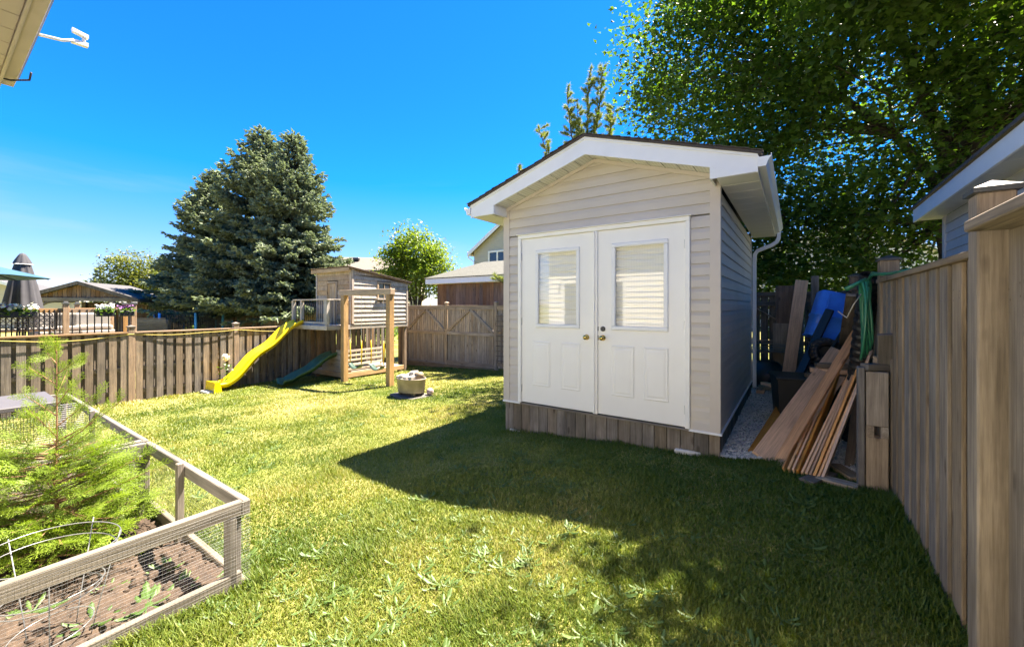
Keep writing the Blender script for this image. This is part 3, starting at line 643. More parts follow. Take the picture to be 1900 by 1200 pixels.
# --- right fence (runs along the lot at a = .68), boards on both sides of the rails
RA = .68
rf = thing('board_fence', YM(RA, 2.0, 0), 'tall tan wooden board on board fence along the right side', 'fence')
FM = RY
RP = [1.62, 2.62 + .02, 4.86, 7.2, 9.6]
NEARP = on_b(1842, 600, 2.60)
posts_b = [-.05, 2.28, 4.86, 7.25]
TOPR = 1.74
def fence_run(par, a, b0, b1, top, pitch, w, mats, side=-1, both=True, th=.018, botgap=.02, rails=(.25, .95)):
    b = b0; i = 0; pitch = (b1 - b0 - w) / max(1, round((b1 - b0 - w) / pitch)) - 1e-4
    while b + w <= b1 + .02:
        m = mats[0] if random.random() < .7 else mats[1]
        g = gY(a, b + w / 2)
        box('fence_board', par, RY, (a + side * (.034 + random.uniform(0, .004)), b + w / 2, (top - .035 + g + botgap) / 2), (th, w, top - .035 - g - botgap), m, .003)
        if both and b + pitch + .04 <= b1:
            bb = b + pitch / 2
            box('fence_board', par, RY, (a - side * .034, bb + w / 2, (top - .035 + g + botgap) / 2), (th, w, top - .035 - g - botgap), m, .003)
        b += pitch
    for zr in rails: box('rail', par, RY, (a, (b0 + b1) / 2, gY(a, (b0 + b1) / 2) + zr), (.036, b1 - b0, .085), mats[0], .003)
for i, pb in enumerate(posts_b):
    cap_post(rf, Yd(.607 if pb < 4 else RA, pb, 0), .10 if pb < 4 else .13, 1.92 if pb < 4 else 1.90, W_RIGHT)
for b0, b1 in ((-.3, 2.25), (2.31, 4.79), (4.93, 7.18), (7.32, 9.68)):
    fence_run(rf, RA, b0, b1, TOPR + (.07 if b0 < 0 else 0), .21, .138, (W_RIGHTG, W_RIGHT), rails=(.3, 1.55))
    if b0 > 0: box('cap_rail', rf, RY, (RA, (b0 + b1) / 2, TOPR - .0175), (.14, b1 - b0 + .02, .035), W_RIGHT, .004)
    else: box('cap_rail', rf, RY, (RA - .065, (b0 + b1) / 2 - .03, TOPR + .055), (.19, b1 - b0 - .0, .04), W_RIGHT, .004)
g = Geo()                                               # nail heads at the rails
for c in [c_ for c_ in rf.children if c_.name.startswith('fence_board')]:
    m_ = WM[c.name].translation; a_, b_ = toY(m_)
    if a_ > RA or b_ > 6: continue
    for zz in (.28, .32, 1.53, 1.57):
        for db_ in (-.045, .04):
            ce = Yd(a_ - .0092, b_ + db_ + random.uniform(-.006, .006), zz + random.uniform(-.012, .012)); k0 = len(g.v)
            g.v += [tuple(ce + Yd(0, .0042 * math.cos(t_ * 1.0472), .0042 * math.sin(t_ * 1.0472)) - Yd(.0006, 0, 0)) for t_ in range(6)]; g.f.append(tuple(k0 + i for i in range(6)))
g.build('nail_heads', plain('rusty_nail', (.10, .065, .045), .6, .4), I4, rf)
# --- back fence behind the shed, right end and gate end, along b = 9.74
BB = 9.74
bf = thing('plank_fence', YM(-.2, BB, 0), 'dark plank fence behind the shed and the leaning lumber', 'fence')
def back_boards(par, a0, a1, top, w, gap, mat, y=-.03):
    a = a0
    while a + w <= a1 + .001:
        g = gY(a, BB); box('fence_board', par, RY, (a + w / 2, BB + y + random.uniform(-.003, .003), (top + random.uniform(-.012, .008) + g + .06) / 2), (w - gap, .018, top - g - .06), mat, .003); a += w
back_boards(bf, -4.2, .62, 1.78, .145, .010, W_FENCE)
for zr in (.35, .78, 1.55, 1.74): box('rail', bf, RY, (-1.8, BB - .06, zr), (4.8, .036, .085), W_FENCE, .003)
for aa in (-2.4, -.9, .1): box('post', bf, RY, (aa, BB - .075, .92), (.09, .09, 1.95), W_FENCE, .004)
beam('brace', bf, Yd(-.85, BB - .09, 1.60), Yd(-.1, BB - .09, 1.10), .10, .02, W_TAN)
# gate section
gf = thing('gate_fence', YM(-9.2, BB, gY(-9.2, BB)), 'weathered wooden gate fence with triangular braces behind the swing', 'fence')
pa = [on_b(p, 600, BB)[0] for p in (757, 830, 922)]
GT = 1.50
for i, a in enumerate(pa):
    g = gY(a, BB); cap_post(gf, Yd(a, BB - .03, g), .10, GT + .10 - g, W_GATE if i else W_POST, W_GATE)
box('dark_post', gf, RY, (pa[0] + .02, BB - .35, .75), (.12, .12, 2.6), W_POST, .01)  # dark wooden post near the playhouse, no pipe
for a0, a1 in ((pa[0], pa[1]), (pa[1], pa[2]), (pa[2], pa[2] + 2.6)):
    back_boards(gf, a0 + .06, a1 - .05, GT - .03, .088, .006, W_GATE)
    g = gY((a0 + a1) / 2, BB); mid = (a0 + a1) / 2; w = a1 - a0 - .11
    box('rail', gf, RY, (mid, BB - .058, GT - .045), (w, .036, .12), W_GATE, .004); box('rail', gf, RY, (mid, BB - .058, GT - .86), (w, .036, .09), W_GATE, .004)
    box('rail', gf, RY, (mid, BB - .058, g + .14), (w, .036, .12), W_GATE, .004); box('cap_rail', gf, RY, (mid, BB - .04, GT + .012), (w, .11, .03), W_GATE, .004)
    for e in (a0 + .07, a1 - .07): beam('brace', gf, Yd(e, BB - .062, GT - .80), Yd(mid + (.03 if e > mid else -.03), BB - .062, GT - .12), .09, .034, W_GATE, side=Yd(0, 0, 1))
box('soil_board', gf, RY, ((pa[0] + pa[2]) / 2, BB - .12, gY(-9.2, BB) + .03), (pa[2] - pa[0], .04, .16), W_TAN, .004)
tr = thing('trellis', YM(pa[2] + .3, BB - .1, 0), 'dark wooden lattice trellis on the gate fence next to the shed', 'trellis')
for i in range(4): box('slat', tr, RY, (pa[2] + .10 + .14 * i, BB - .115, .55), (.025, .012, 1.45), W_FENCE, .002)
for i in range(10): box('slat', tr, RY, (pa[2] + .31, BB - .128, -.10 + .145 * i), (.50, .012, .025), W_FENCE, .002)
# --- left fence (along a = -11.85)
LA, LT = -11.85, .945
lf = thing('board_fence', YM(LA, 4.6, gY(LA, 4.6)), 'weathered grey shadowbox fence behind the yellow slide', 'fence')
lp = [-1.42, .60, 2.62, 4.64, 6.66, 8.68]
for b in lp:
    g = gY(LA, b); cap_post(lf, Yd(LA, b, g), .115, LT + .10 - g, W_POST, W_FENCE)
lp2 = lp + [9.68]
for b0, b1 in zip(lp2[:-1], lp2[1:]):
    fence_run(lf, LA, b0 + .065, b1 - .06, LT, .187, .118, (W_FENCE, W_GREY), side=1, rails=(.22, .72, 1.35))
    box('cap_rail', lf, RY, (LA, (b0 + b1) / 2, LT - .016), (.15, b1 - b0 - .12, .032), W_POST, .004)
pts = []
for i, b in enumerate(np.linspace(-1.4, 6.0, 40)):
    fr_ = (b + 1.42) / 2.02 % 1; pts.append(Yd(LA + .075 + .02 * math.sin(b * 2), b, LT - .045 - .09 * math.sin(math.pi * fr_) * (.4 + .6 * abs(math.sin(b * .8)))))
tag(tube('rope', None, I4, pts, .007, ROPE, 5), 'thin yellow rope strung along the top of the left fence', 'rope')

# ================================================================== PLAYHOUSE
PA0, PA1 = -11.72, -10.0                                # left and right side
PF, PBK, DF = 6.75, 8.70, 6.02                          # house front, house back, deck front
DZ = 1.00                                               # upper deck level
pg = gY(-10.8, 7)
ph = thing('playhouse', YM(-10.8, 7.2, pg), 'raised wooden playhouse with balcony, lap siding and sloped roof', 'playhouse')
RF, RBk = 2.56, 2.24                                    # roof edge heights front / back
# deck boards and rim
a = PA0
nb = 12
for i in range(nb):
    bw = (PA1 - PA0) / nb; box('deck_board', ph, RY, (PA0 + bw * (i + .5), (DF + PF) / 2, DZ - .012), (bw - .008, PF - DF, .024), W_PLAY, .003)
box('rim_board', ph, RY, ((PA0 + PA1) / 2, DF - .012, DZ - .07), (PA1 - PA0 + .05, .03, .11), W_PLAY, .004)
box('rim_board', ph, RY, (PA1 + .012, (DF + PBK) / 2 + .01, DZ - .07), (.03, PBK - DF - .02, .11), W_PLAY, .004)
box('floor_slab', ph, RY, ((PA0 + PA1) / 2, (PF + PBK) / 2, DZ - .03), (PA1 - PA0 - .04, PBK - PF, .06), W_GREY, .003)
# corner posts down to the ground
for (aa, bb_) in ((PA0 + .05, DF + .06), (PA1 - .05, PBK - .06), (PA0 + .05, PBK - .06), (PA1 - .06, PF - .05), (PA0 + .05, PF)):
    g = gY(aa, bb_); box('post', ph, RY, (aa, bb_, (g - .1 + DZ - .13) / 2), (.09, .09, DZ - .13 - g + .1), W_POST, .005)
# house walls: lap boards. front wall (faces the deck), right wall, left wall, back wall
def rz_(b): return RF + (RBk - RF) * (b - PF) / (PBK - PF)
DXA, DXB, DZT = PA1 - 1.10, PA1 - .70, 2.16              # door
z = DZ + .002; k = 0
while z < RF - .05:
    z1 = min(z + .137, RF - .045)
    segs = [(PA0 + .05, PA1 - .06)] if z >= DZT + .05 else [(PA0 + .05, DXA - .05), (DXB + .05, PA1 - .06)]
    if z < DZT + .05 < z1 - .02: segs = [(PA0 + .05, DXA - .05), (DXB + .05, PA1 - .06)]
    for s0, s1 in segs:
        hexa('siding_board', ph, RY, [(s0, PF - .022, z), (s1, PF - .022, z), (s1, PF + .015, z), (s0, PF + .015, z), (s0, PF - .006, z1 - .003), (s1, PF - .006, z1 - .003), (s1, PF + .015, z1 - .003), (s0, PF + .015, z1 - .003)], W_PLAYT)
    z += .137
WB0, WB1, PWZ0, PWZ1 = 7.46, 7.86, 1.74, 2.16            # side window
PWB = (PF + .85, PF + 1.27)
z = DZ - .30
while z < RF - .03:
    z1 = z + .128
    def hexside(s0, s1, z, z1t0, z1t1):
        x = PA1 + .012
        hexa('siding_board', ph, RY, [(x + .028, s0, z), (x + .028, s1, z), (x - .012, s1, z), (x - .012, s0, z), (x + .004, s0, z1t0), (x + .004, s1, z1t1), (x - .012, s1, z1t1), (x - .012, s0, z1t0)], W_PLAY)
    zz = max(z, DZ - .005) if z < DZ - .01 else z
    s1 = PBK - .05
    def top_at(b): return rz_(b) - .03
    s_end = s1
    if z1 - .003 > top_at(s1):
        # trimmed by the roof slope
        if top_at(s1) <= z: s_end = PF + (RF - .03 - z) / (RF - RBk) * (PBK - PF) - .02
    if s_end > PF + .1 and z1 > DZ:
        segs = [(PF + .045, s_end)]
        if z1 > PWZ0 - .03 and z < PWZ1 + .03: segs = [(PF + .045, min(PWB[0] - .04, s_end)), (PWB[1] + .04, s_end)]
        for q0, q1 in segs:
            if q1 - q0 < .05: continue
            hexside(q0, q1, zz, min(z1 - .003, top_at(q0)), max(zz + .004, min(z1 - .003, top_at(q1))))
    z += .128
prism('wall_core', ph, Matrix.Rotation(TH, 4, 'Z'), [(PF + .02, DZ), (PBK - .02, DZ), (PBK - .02, RBk - .05), (PF + .02, RF - .05)], PA1 - .03, PA1 - .002, W_GREY, 'x')
prism('wall_core', ph, Matrix.Rotation(TH, 4, 'Z'), [(PF + .02, DZ), (PBK - .02, DZ), (PBK - .02, RBk - .05), (PF + .02, RF - .05)], PA0 + .02, PA0 + .05, W_GREY, 'x')
box('wall_core', ph, RY, ((PA0 + PA1) / 2, PBK - .03, (DZ + RBk) / 2 - .04), (PA1 - PA0 - .06, .03, RBk - DZ - .08), W_GREY, 0)
box('wall_core', ph, RY, ((PA0 + PA1) / 2, PF + .03, (DZ + RF) / 2 - .04), (PA1 - PA0 - .08, .02, RF - DZ - .10), W_GREY, 0)
# trims
box('corner_trim', ph, RY, (PA1 - .018, PF - .02, (DZ + RF) / 2 - .01), (.085, .03, RF - DZ - .05), W_PLAY, .003)
box('corner_trim', ph, RY, (PA1 + .034, PF + .012, (DZ + RF) / 2 - .01), (.022, .065, RF - DZ - .05), W_PLAY, .003)
box('corner_trim', ph, RY, (PA0 + .02, PF - .02, (DZ + RF) / 2 - .01), (.06, .03, RF - DZ - .05), W_PLAY, .003)
box('corner_trim', ph, RY, (PA1 + .034, PBK - .03, (DZ + RBk) / 2 - .02), (.022, .06, RBk - DZ - .06), W_PLAY, .003)
dr = thing_door = box('door', ph, RY, ((DXA + DXB) / 2, PF - .004, (DZ + DZT) / 2), (DXB - DXA, .02, DZT - DZ - .02), W_PLAYT, .003)
for i in range(4): box('plank', dr, RY, (DXA + (DXB - DXA) * (i + .5) / 4, PF - .020, (DZ + DZT) / 2), ((DXB - DXA) / 4 - .006, .012, DZT - DZ - .03), W_PLAYT, .002)
for xx in (DXA - .025, DXB + .025): box('door_frame', ph, RY, (xx, PF - .03, (DZ + DZT) / 2 + .02), (.048, .03, DZT - DZ + .04), W_PLAYT, .003)
box('door_frame', ph, RY, ((DXA + DXB) / 2, PF - .031, DZT + .022), (DXB - DXA + .01, .03, .046), W_PLAYT, .003)
wn_ = box('window', ph, RY, (PA1 + .012, sum(PWB) / 2, (PWZ0 + PWZ1) / 2), (.01, PWB[1] - PWB[0], PWZ1 - PWZ0), DGLASS, 0)
for (cb, cz_, sb_, sz_) in ((PWB[0] - .015, (PWZ0 + PWZ1) / 2, .05, PWZ1 - PWZ0 + .1), (PWB[1] + .015, (PWZ0 + PWZ1) / 2, .05, PWZ1 - PWZ0 + .1), (sum(PWB) / 2, PWZ1 + .025, PWB[1] - PWB[0] - .02, .05), (sum(PWB) / 2, (PWZ0 + PWZ1) / 2, .022, PWZ1 - PWZ0)):
    box('window_frame', wn_, RY, (PA1 + .036, cb, cz_), (.022, sb_, sz_), W_PLAYT, .003)
box('window_sill', wn_, RY, (PA1 + .055, sum(PWB) / 2, PWZ0 - .035), (.065, PWB[1] - PWB[0] + .14, .05), W_PLAY, .004)
hexa('roof', ph, RY, [(PA0 - .06, PF - .12, RF - .02), (PA1 + .09, PF - .12, RF - .02), (PA1 + .09, PBK + .08, RBk - .04), (PA0 - .06, PBK + .08, RBk - .04), (PA0 - .06, PF - .12, RF + .015), (PA1 + .09, PF - .12, RF + .015), (PA1 + .09, PBK + .08, RBk), (PA0 - .06, PBK + .08, RBk)], W_POST)
g = Geo()                                               # corrugated sheet on top
nc = 44
for i in range(nc + 1):
    aa = PA0 - .10 + (PA1 - PA0 + .20) * i / nc; h = .012 if i % 2 else 0
    for bb_, zz in ((PF - .16, RF + .028), (PBK + .12, RBk + .012)): g.v.append((aa, bb_, zz + h))
for i in range(nc): g.f.append((2 * i, 2 * i + 2, 2 * i + 3, 2 * i + 1))
g.build('roof_sheet', plain('brown_roof_sheet', (.20, .14, .10), .6), RY, ph)
box('fascia_board', ph, RY, ((PA0 + PA1) / 2, PF - .135, RF - .055), (PA1 - PA0 + .16, .022, .105), W_PLAYT, .003)
# railing
rl = box('railing', ph, RY, ((PA0 + PA1) / 2 + .05, DF + .03, DZ + .67), (PA1 - PA0 + .02, .09, .032), W_PLAY, .003)
box('top_rail', rl, RY, (PA1 - .03, (DF + PF) / 2, DZ + .672), (.09, PF - DF - .12, .032), W_PLAY, .003)
box('bottom_rail', rl, RY, ((PA0 + PA1) / 2 + .2, DF + .03, DZ + .06), (PA1 - PA0 - .42, .036, .05), W_PLAY, .003)
for aa, ww in ((PA1 - .05, .13), (PA0 + .47, .085), (PA0 + .02, .085)): box('post', rl, RY, (aa, DF + .03, DZ + .33), (ww, .085, .645), W_PLAY, .004)
box('post', rl, RY, (PA1 - .03, PF - .18, DZ + .33), (.085, .06, .645), W_PLAY, .004)
for i in range(10): tube('baluster', rl, RY, [(PA0 + .58 + .098 * i, DF + .03, DZ + .05), (PA0 + .58 + .098 * i, DF + .03, DZ + .655)], .009, BLACKM, 6)
for i in range(2): tube('baluster', rl, RY, [(PA0 + .15 + .13 * i, DF + .03, DZ), (PA0 + .15 + .13 * i, DF + .03, DZ + .655)], .009, BLACKM, 6)
for i in range(4): tube('baluster', rl, RY, [(PA1 - .03, DF + .17 + .1 * i, DZ), (PA1 - .03, DF + .17 + .1 * i, DZ + .655)], .009, BLACKM, 6)
# lower platform with boarded front and slatted side
LZ = gY(-10.4, 6.6) + .20
lpd = box('lower_deck', ph, RY, ((PA0 + PA1) / 2 + .05, 7.55, LZ - .02), (PA1 - PA0 - .1, 1.96, .04), W_PLAY, .004)
box('rim_board', lpd, RY, ((PA0 + PA1) / 2 + .05, 6.55, LZ - .06), (PA1 - PA0 - .1, .03, .13), W_SWING, .004)
box('rim_board', lpd, RY, (PA1 + .012, 7.55, LZ - .06), (.03, 2.0, .13), W_SWING, .004)
for i in range(4): box('wall_board', lpd, RY, (PA1 - .60, 6.585, LZ + .085 + .152 * i), (1.12 if i < 3 else .42, .022, .145), W_GATE if i < 3 else W_GREY, .003, ) if i < 3 else box('wall_board', lpd, RY, (PA1 - .25, 6.585, LZ + .085 + .152 * i), (.42, .022, .145), W_GATE, .003)
for i in range(5): box('slat', lpd, RY, (PA1 - .01, 7.18, LZ + .09 + .125 * i), (.022, 1.15, .06), W_PLAY, .003)
box('slat_post', lpd, RY, (PA1 - .035, 7.74, LZ + .31), (.03, .05, .64), W_PLAY, .003)
for aa, bb_ in ((PA0 + .2, 6.62), (PA1 - .08, 8.45)): box('foot', lpd, RY, (aa, bb_, LZ - .2), (.09, .09, .30), W_POST, .004)

# ---- slides
def slide(name, M, pts, w, depth, mat, label):
    """trough swept along pts (y, z) in frame M"""
    P = [Vector((0, p[0], p[1])) for p in pts]; n_ = len(P); g = Geo()
    prof = [(-w / 2 - .035, depth - .05), (-w / 2 - .035, depth), (-w / 2 - .005, depth + .012), (-w / 2 + .015, depth), (-w / 2 + .05, .018), (-w / 2 + .10, 0), (-.06, 0.0), (-.045, .008), (-.02, .008), (0, 0), (.02, .008), (.045, .008), (.06, 0), (w / 2 - .10, 0), (w / 2 - .05, .018), (w / 2 - .015, depth), (w / 2 + .005, depth + .012), (w / 2 + .035, depth), (w / 2 + .035, depth - .05)]
    bot = [(x, zz - .014) for x, zz in prof[::-1] if abs(x) < w / 2 - .02]
    prof = prof[:1] + [(p) for p in prof[1:]] + [(w / 2 + .02, depth - .05), (w / 2 - .03, .0)] + bot + [(-w / 2 + .03, 0), (-w / 2 - .02, depth - .05)]
    m_ = len(prof)
    for i, p in enumerate(P):
        d = (P[min(i + 1, n_ - 1)] - P[max(i - 1, 0)]).normalized(); up = Vector((1, 0, 0)).cross(d); up = up if up.z > 0 else -up
        for x, h in prof: g.v.append(tuple(p + Vector((x, 0, 0)) + up * h))
    for i in range(n_ - 1):
        for k_ in range(m_): g.f.append((i * m_ + k_, i * m_ + (k_ + 1) % m_, (i + 1) * m_ + (k_ + 1) % m_, (i + 1) * m_ + k_))
    g.f += [tuple(range(m_)), tuple((n_ - 1) * m_ + k_ for k_ in range(m_ - 1, -1, -1))]
    me = fixnormals(mesh(name, g.v, g.f, mat, True)); o = obj(name, me, M)
    return tag(o, label, 'slide')
ya, yb = 6.06, 3.98; sa = -11.40; gb = gY(sa, yb)
SLM = YM(sa, yb, gb)
L_ = ya - yb; H_ = DZ + .02 - gb; pts = []
for i in range(41):
    s = i / 40; e = s * s * (3 - 2 * s); zz = H_ * (1 - (.55 * s + .45 * e)) + .062 * math.sin(s * 2 * math.pi * 2.1 + .4) * math.sin(math.pi * s)
    zz = max(zz, .13 - 0.02 * s) ; pts.append((L_ * (1 - s), zz))
ysl = slide('slide', SLM, pts, .46, .11, YELLOW, 'yellow wavy plastic slide running down in front of the fence')
# closed front lip of the slide foot
hexa('foot_lip', ysl, SLM, [(-.27, -.07, .0), (.27, -.07, .0), (.27, .10, .0), (-.27, .10, .0), (-.265, -.05, .27), (.265, -.05, .27), (.265, .06, .25), (-.265, .06, .25)], YELLOW)
tag(box('paver', None, SLM, (.03, -.05, .03), (.40, .30, .07), CONC, .01), 'flat concrete paver under the foot of the yellow slide', 'paver')
yb2, ya2, sa2 = 5.15, 6.66, -10.62; g2 = gY(sa2, yb2); SL2 = YM(sa2, yb2, g2); pts = []
H2 = LZ + .44 - g2; L2 = ya2 - yb2
for i in range(31):
    s = i / 30; e = s * s * (3 - 2 * s); zz = H2 * (1 - (.5 * s + .5 * e)) + .035 * math.sin(s * 2 * math.pi * 1.6) * math.sin(math.pi * s); pts.append((L2 * (1 - s), max(zz, .07)))
slide('slide', SL2, pts, .38, .12, GREENP, 'dark green slide coming out of the lower deck')

# ---- swing frame and swings
SBb = 6.40; SAL, SAR = -9.80, -7.96; SZT = 1.92
sg = gY(SAL, SBb)
sw = thing('swing_set', YM(SAL, SBb, sg), 'orange brown timber swing frame of two posts and one beam', 'swing frame')
for aa, ww in ((SAL, .14), (SAR, .14)):
    g = gY(aa, SBb); box('post', sw, RY, (aa, SBb, (g - .1 + SZT - .141) / 2), (ww, .14, SZT - .141 - g + .1), W_SWING, .006)
box('post', sw, RY, (SAL - .12, SBb + .06, (sg + SZT) / 2 - .08), (.09, .09, SZT - sg - .16), W_SWING, .006)
box('beam', sw, RY, ((SAL + SAR) / 2 - .02, SBb, SZT - .07), (SAR - SAL + .24, .14, .14), W_SWING, .006)
def swing(a0, a1, zs, tilt, label):
    m = (a0 + a1) / 2; M = YM(m, SBb, zs)
    o = thing('swing', M, label, 'swing', 'swings hanging from the timber frame')
    hw = (a1 - a0) / 2
    for s_ in (-1, 1):
        top = SZT - .14 - zs
        g = Geo(); nl = 34; z0_ = top * .36
        for i in range(nl):
            zz = z0_ + (top - z0_) * i / nl; hh = (top - z0_) / nl
            if i % 2: g.tube([(s_ * hw - .006, 0, zz), (s_ * hw + .006, 0, zz + hh * 1.15)], .0045, 4)
            else: g.tube([(s_ * hw, -.006, zz), (s_ * hw, .006, zz + hh * 1.15)], .0045, 4)
        g.build('chain', STEEL, M, o)
        tube('chain_sleeve', o, M, [(s_ * hw, 0, .05), (s_ * hw * 1.01, .005, z0_ * .5), (s_ * hw, 0, z0_)], .013, CHAINY, 7)
    g = Geo(); n_ = 14
    for t_ in (0, .012):
        for i in range(n_ + 1):
            s = -1 + 2 * i / n_; sag = .12 * (s * s) - .09
            for yy in (-.08, .08): g.v.append((s * hw * 1.0, yy * (1 - .25 * abs(s) ** 3), sag + t_ + tilt * s * .02))
    B_ = 2 * (n_ + 1)
    for i in range(n_):
        g.f += [(2 * i, 2 * i + 2, 2 * i + 3, 2 * i + 1), (B_ + 2 * i, B_ + 2 * i + 1, B_ + 2 * i + 3, B_ + 2 * i + 2), (2 * i, B_ + 2 * i, B_ + 2 * i + 2, 2 * i + 2), (2 * i + 1, 2 * i + 3, B_ + 2 * i + 3, B_ + 2 * i + 1)]
    g.build('seat', SEATG, M, o, True)
    return o
swing(-9.55, -9.07, -.02, 0, 'belt swing nearer to the double left post of the frame')
swing(-8.68, -8.20, .02, 0, 'belt swing nearer to the single right post of the frame')

# ---- fire tub, bricks, ball
fp = gp(763, 734); fa, fb = toY(fp); FPM = YM(fa, fb, fp.z)
tub = thing('fire_tub', FPM, 'oval rusty galvanized metal tub on short feet on the lawn', 'tub')
g = Geo(); g.lathe([(0, .09), (.30, .09), (.315, .10), (.345, .36), (.355, .365), (.355, .38), (.345, .385), (.335, .375), (.325, .33), (.30, .28), (0, .28)], 36)
g.v = [(x, y * .72, z_) for x, y, z_ in g.v]; g.build('body', GALV, FPM, tub, True)
for sx_, sy_ in ((-.2, -.12), (.2, -.12), (-.2, .12), (.2, .12)): box('foot', tub, FPM, (sx_, sy_, .04), (.06, .05, .11), PEWTER, .004)
tag(prism('paving_slab', None, FPM, [(-.42, -.22), (-.1, -.32), (.3, -.3), (.45, -.12), (.42, .22), (-.1, .3), (-.4, .2)], -.03, .025, plain('dark_slab', (.13, .12, .11), .9, noise=.3), 'z'), 'dark flat paving slab under the oval tub', 'slab')
bl = [(-.20, -.10, .335, .1), (-.075, -.13, .350, -.05), (.045, -.13, .335, .03), (.165, -.10, .352, .1), (-.14, .10, .355, .9), (.03, .02, .415, 1.4), (.13, .09, .36, 1.2), (-.02, .13, .40, 2.1)]
lab = ['whitish brick at the left front edge of the tub', 'whitish brick second from left on the front edge of the tub', 'whitish brick third from left on the front edge of the tub', 'whitish brick at the right front edge of the tub',
       'tilted whitish brick behind the left front ones in the tub', 'topmost whitish brick in the middle of the tub pile', 'whitish brick lying behind the right front one in the tub', 'whitish brick at the back of the tub pile']
for (x, y, z_, r_), lb in zip(bl, lab):
    tag(box('brick', None, FPM @ T((x, y, z_ + .062)) @ Matrix.Rotation(r_ * .3, 4, 'Z') @ Matrix.Rotation(.12 * math.sin(r_ * 9), 4, 'X'), (0, 0, 0), (.095, .19, .065), BRICKW, .008), lb, 'brick', 'bricks piled in the tub')
g = Geo(); g.tube([(.21, -.05, .45), (.21, .10, .45)], .06, 14); tag(g.build('log', W_TAN, FPM, None, True), 'short cut log lying at the right of the tub', 'log')
bp_ = gp(798, 733); g = Geo(); g.lathe([(.075 * math.sin(t_), .075 - .075 * math.cos(t_)) for t_ in np.linspace(0.001, math.pi - .001, 13)], 20)
tag(g.build('ball', BALL, T(bp_), None, True), 'pale pink ball lying right of the oval tub', 'ball')

# hydrangea bloom by the fence behind the slide
hp = Yd(LA + .30, 4.30, gY(LA + .3, 4.3)); hd = thing('hydrangea', T(hp), 'single cream hydrangea bloom on a stem behind the yellow slide', 'plant')
hz = on_a(419, 663, LA + .3)[1] - hp.z
tube('stem', hd, T(hp), [(.05, 0, 0), (.03, .02, hz * .5), (0, 0, hz)], .006, leafmat('stem_green', (.06, .1, .02), (.1, .14, .03)), 5)
n_ = 140; d = rng.normal(size=(n_, 3)); d /= np.linalg.norm(d, axis=1)[:, None]
V_, F_, t_ = scatter([(-.5, 0, 0), (0, -.5, .06), (.5, 0, 0), (0, .5, .06)], [(0, 1, 2, 3)], d * .085 * rng.uniform(.75, 1, (n_, 1)), randrot(n_, .9), rng.uniform(.03, .045, n_), rng.random(n_))
npmesh('bloom', V_, F_, plain('cream_bloom', (.78, .72, .55), .8), T(hp + Vector((0, 0, hz))), hd)
n_ = 40; V_, F_, t_ = scatter([(0, -.5, 0), (.3, 0, .05), (0, .5, 0), (-.3, 0, .05)], [(0, 1, 2, 3)], np.c_[rng.normal(0, .09, n_), rng.normal(0, .09, n_), rng.uniform(0, hz * .85, n_)], randrot(n_, .7), rng.uniform(.06, .11, n_), rng.random(n_))
npmesh('leaves', V_, F_, leafmat('hydrangea_leaf', (.05, .1, .02), (.09, .16, .035)), T(hp), hd, t_)

# ================================================================== RAISED BEDS
KA, KB = -2.67, 1.12; KZ = .36
def soilmat():
    m, n, l, bs = newmat('garden_soil'); tc = N(n, 'ShaderNodeTexCoord'); a = N(n, 'ShaderNodeTexNoise', Scale=16, Detail=10, Roughness=.7); l.new(tc.outputs['Object'], a.inputs['Vector'])
    r = N(n, 'ShaderNodeValToRGB'); r.color_ramp.elements[0].position = .3; r.color_ramp.elements[1].position = .7; r.color_ramp.elements[0].color = (.032, .021, .014, 1); r.color_ramp.elements[1].color = (.105, .069, .045, 1)
    l.new(a.outputs['Fac'], r.inputs['Fac']); l.new(r.outputs[0], bs.inputs['Base Color']); bs.inputs['Roughness'].default_value = .95
    bp = N(n, 'ShaderNodeBump', Strength=1, Distance=.03); l.new(a.outputs['Fac'], bp.inputs['Height']); l.new(bp.outputs[0], bs.inputs['Normal']); return m
SOIL = soilmat()
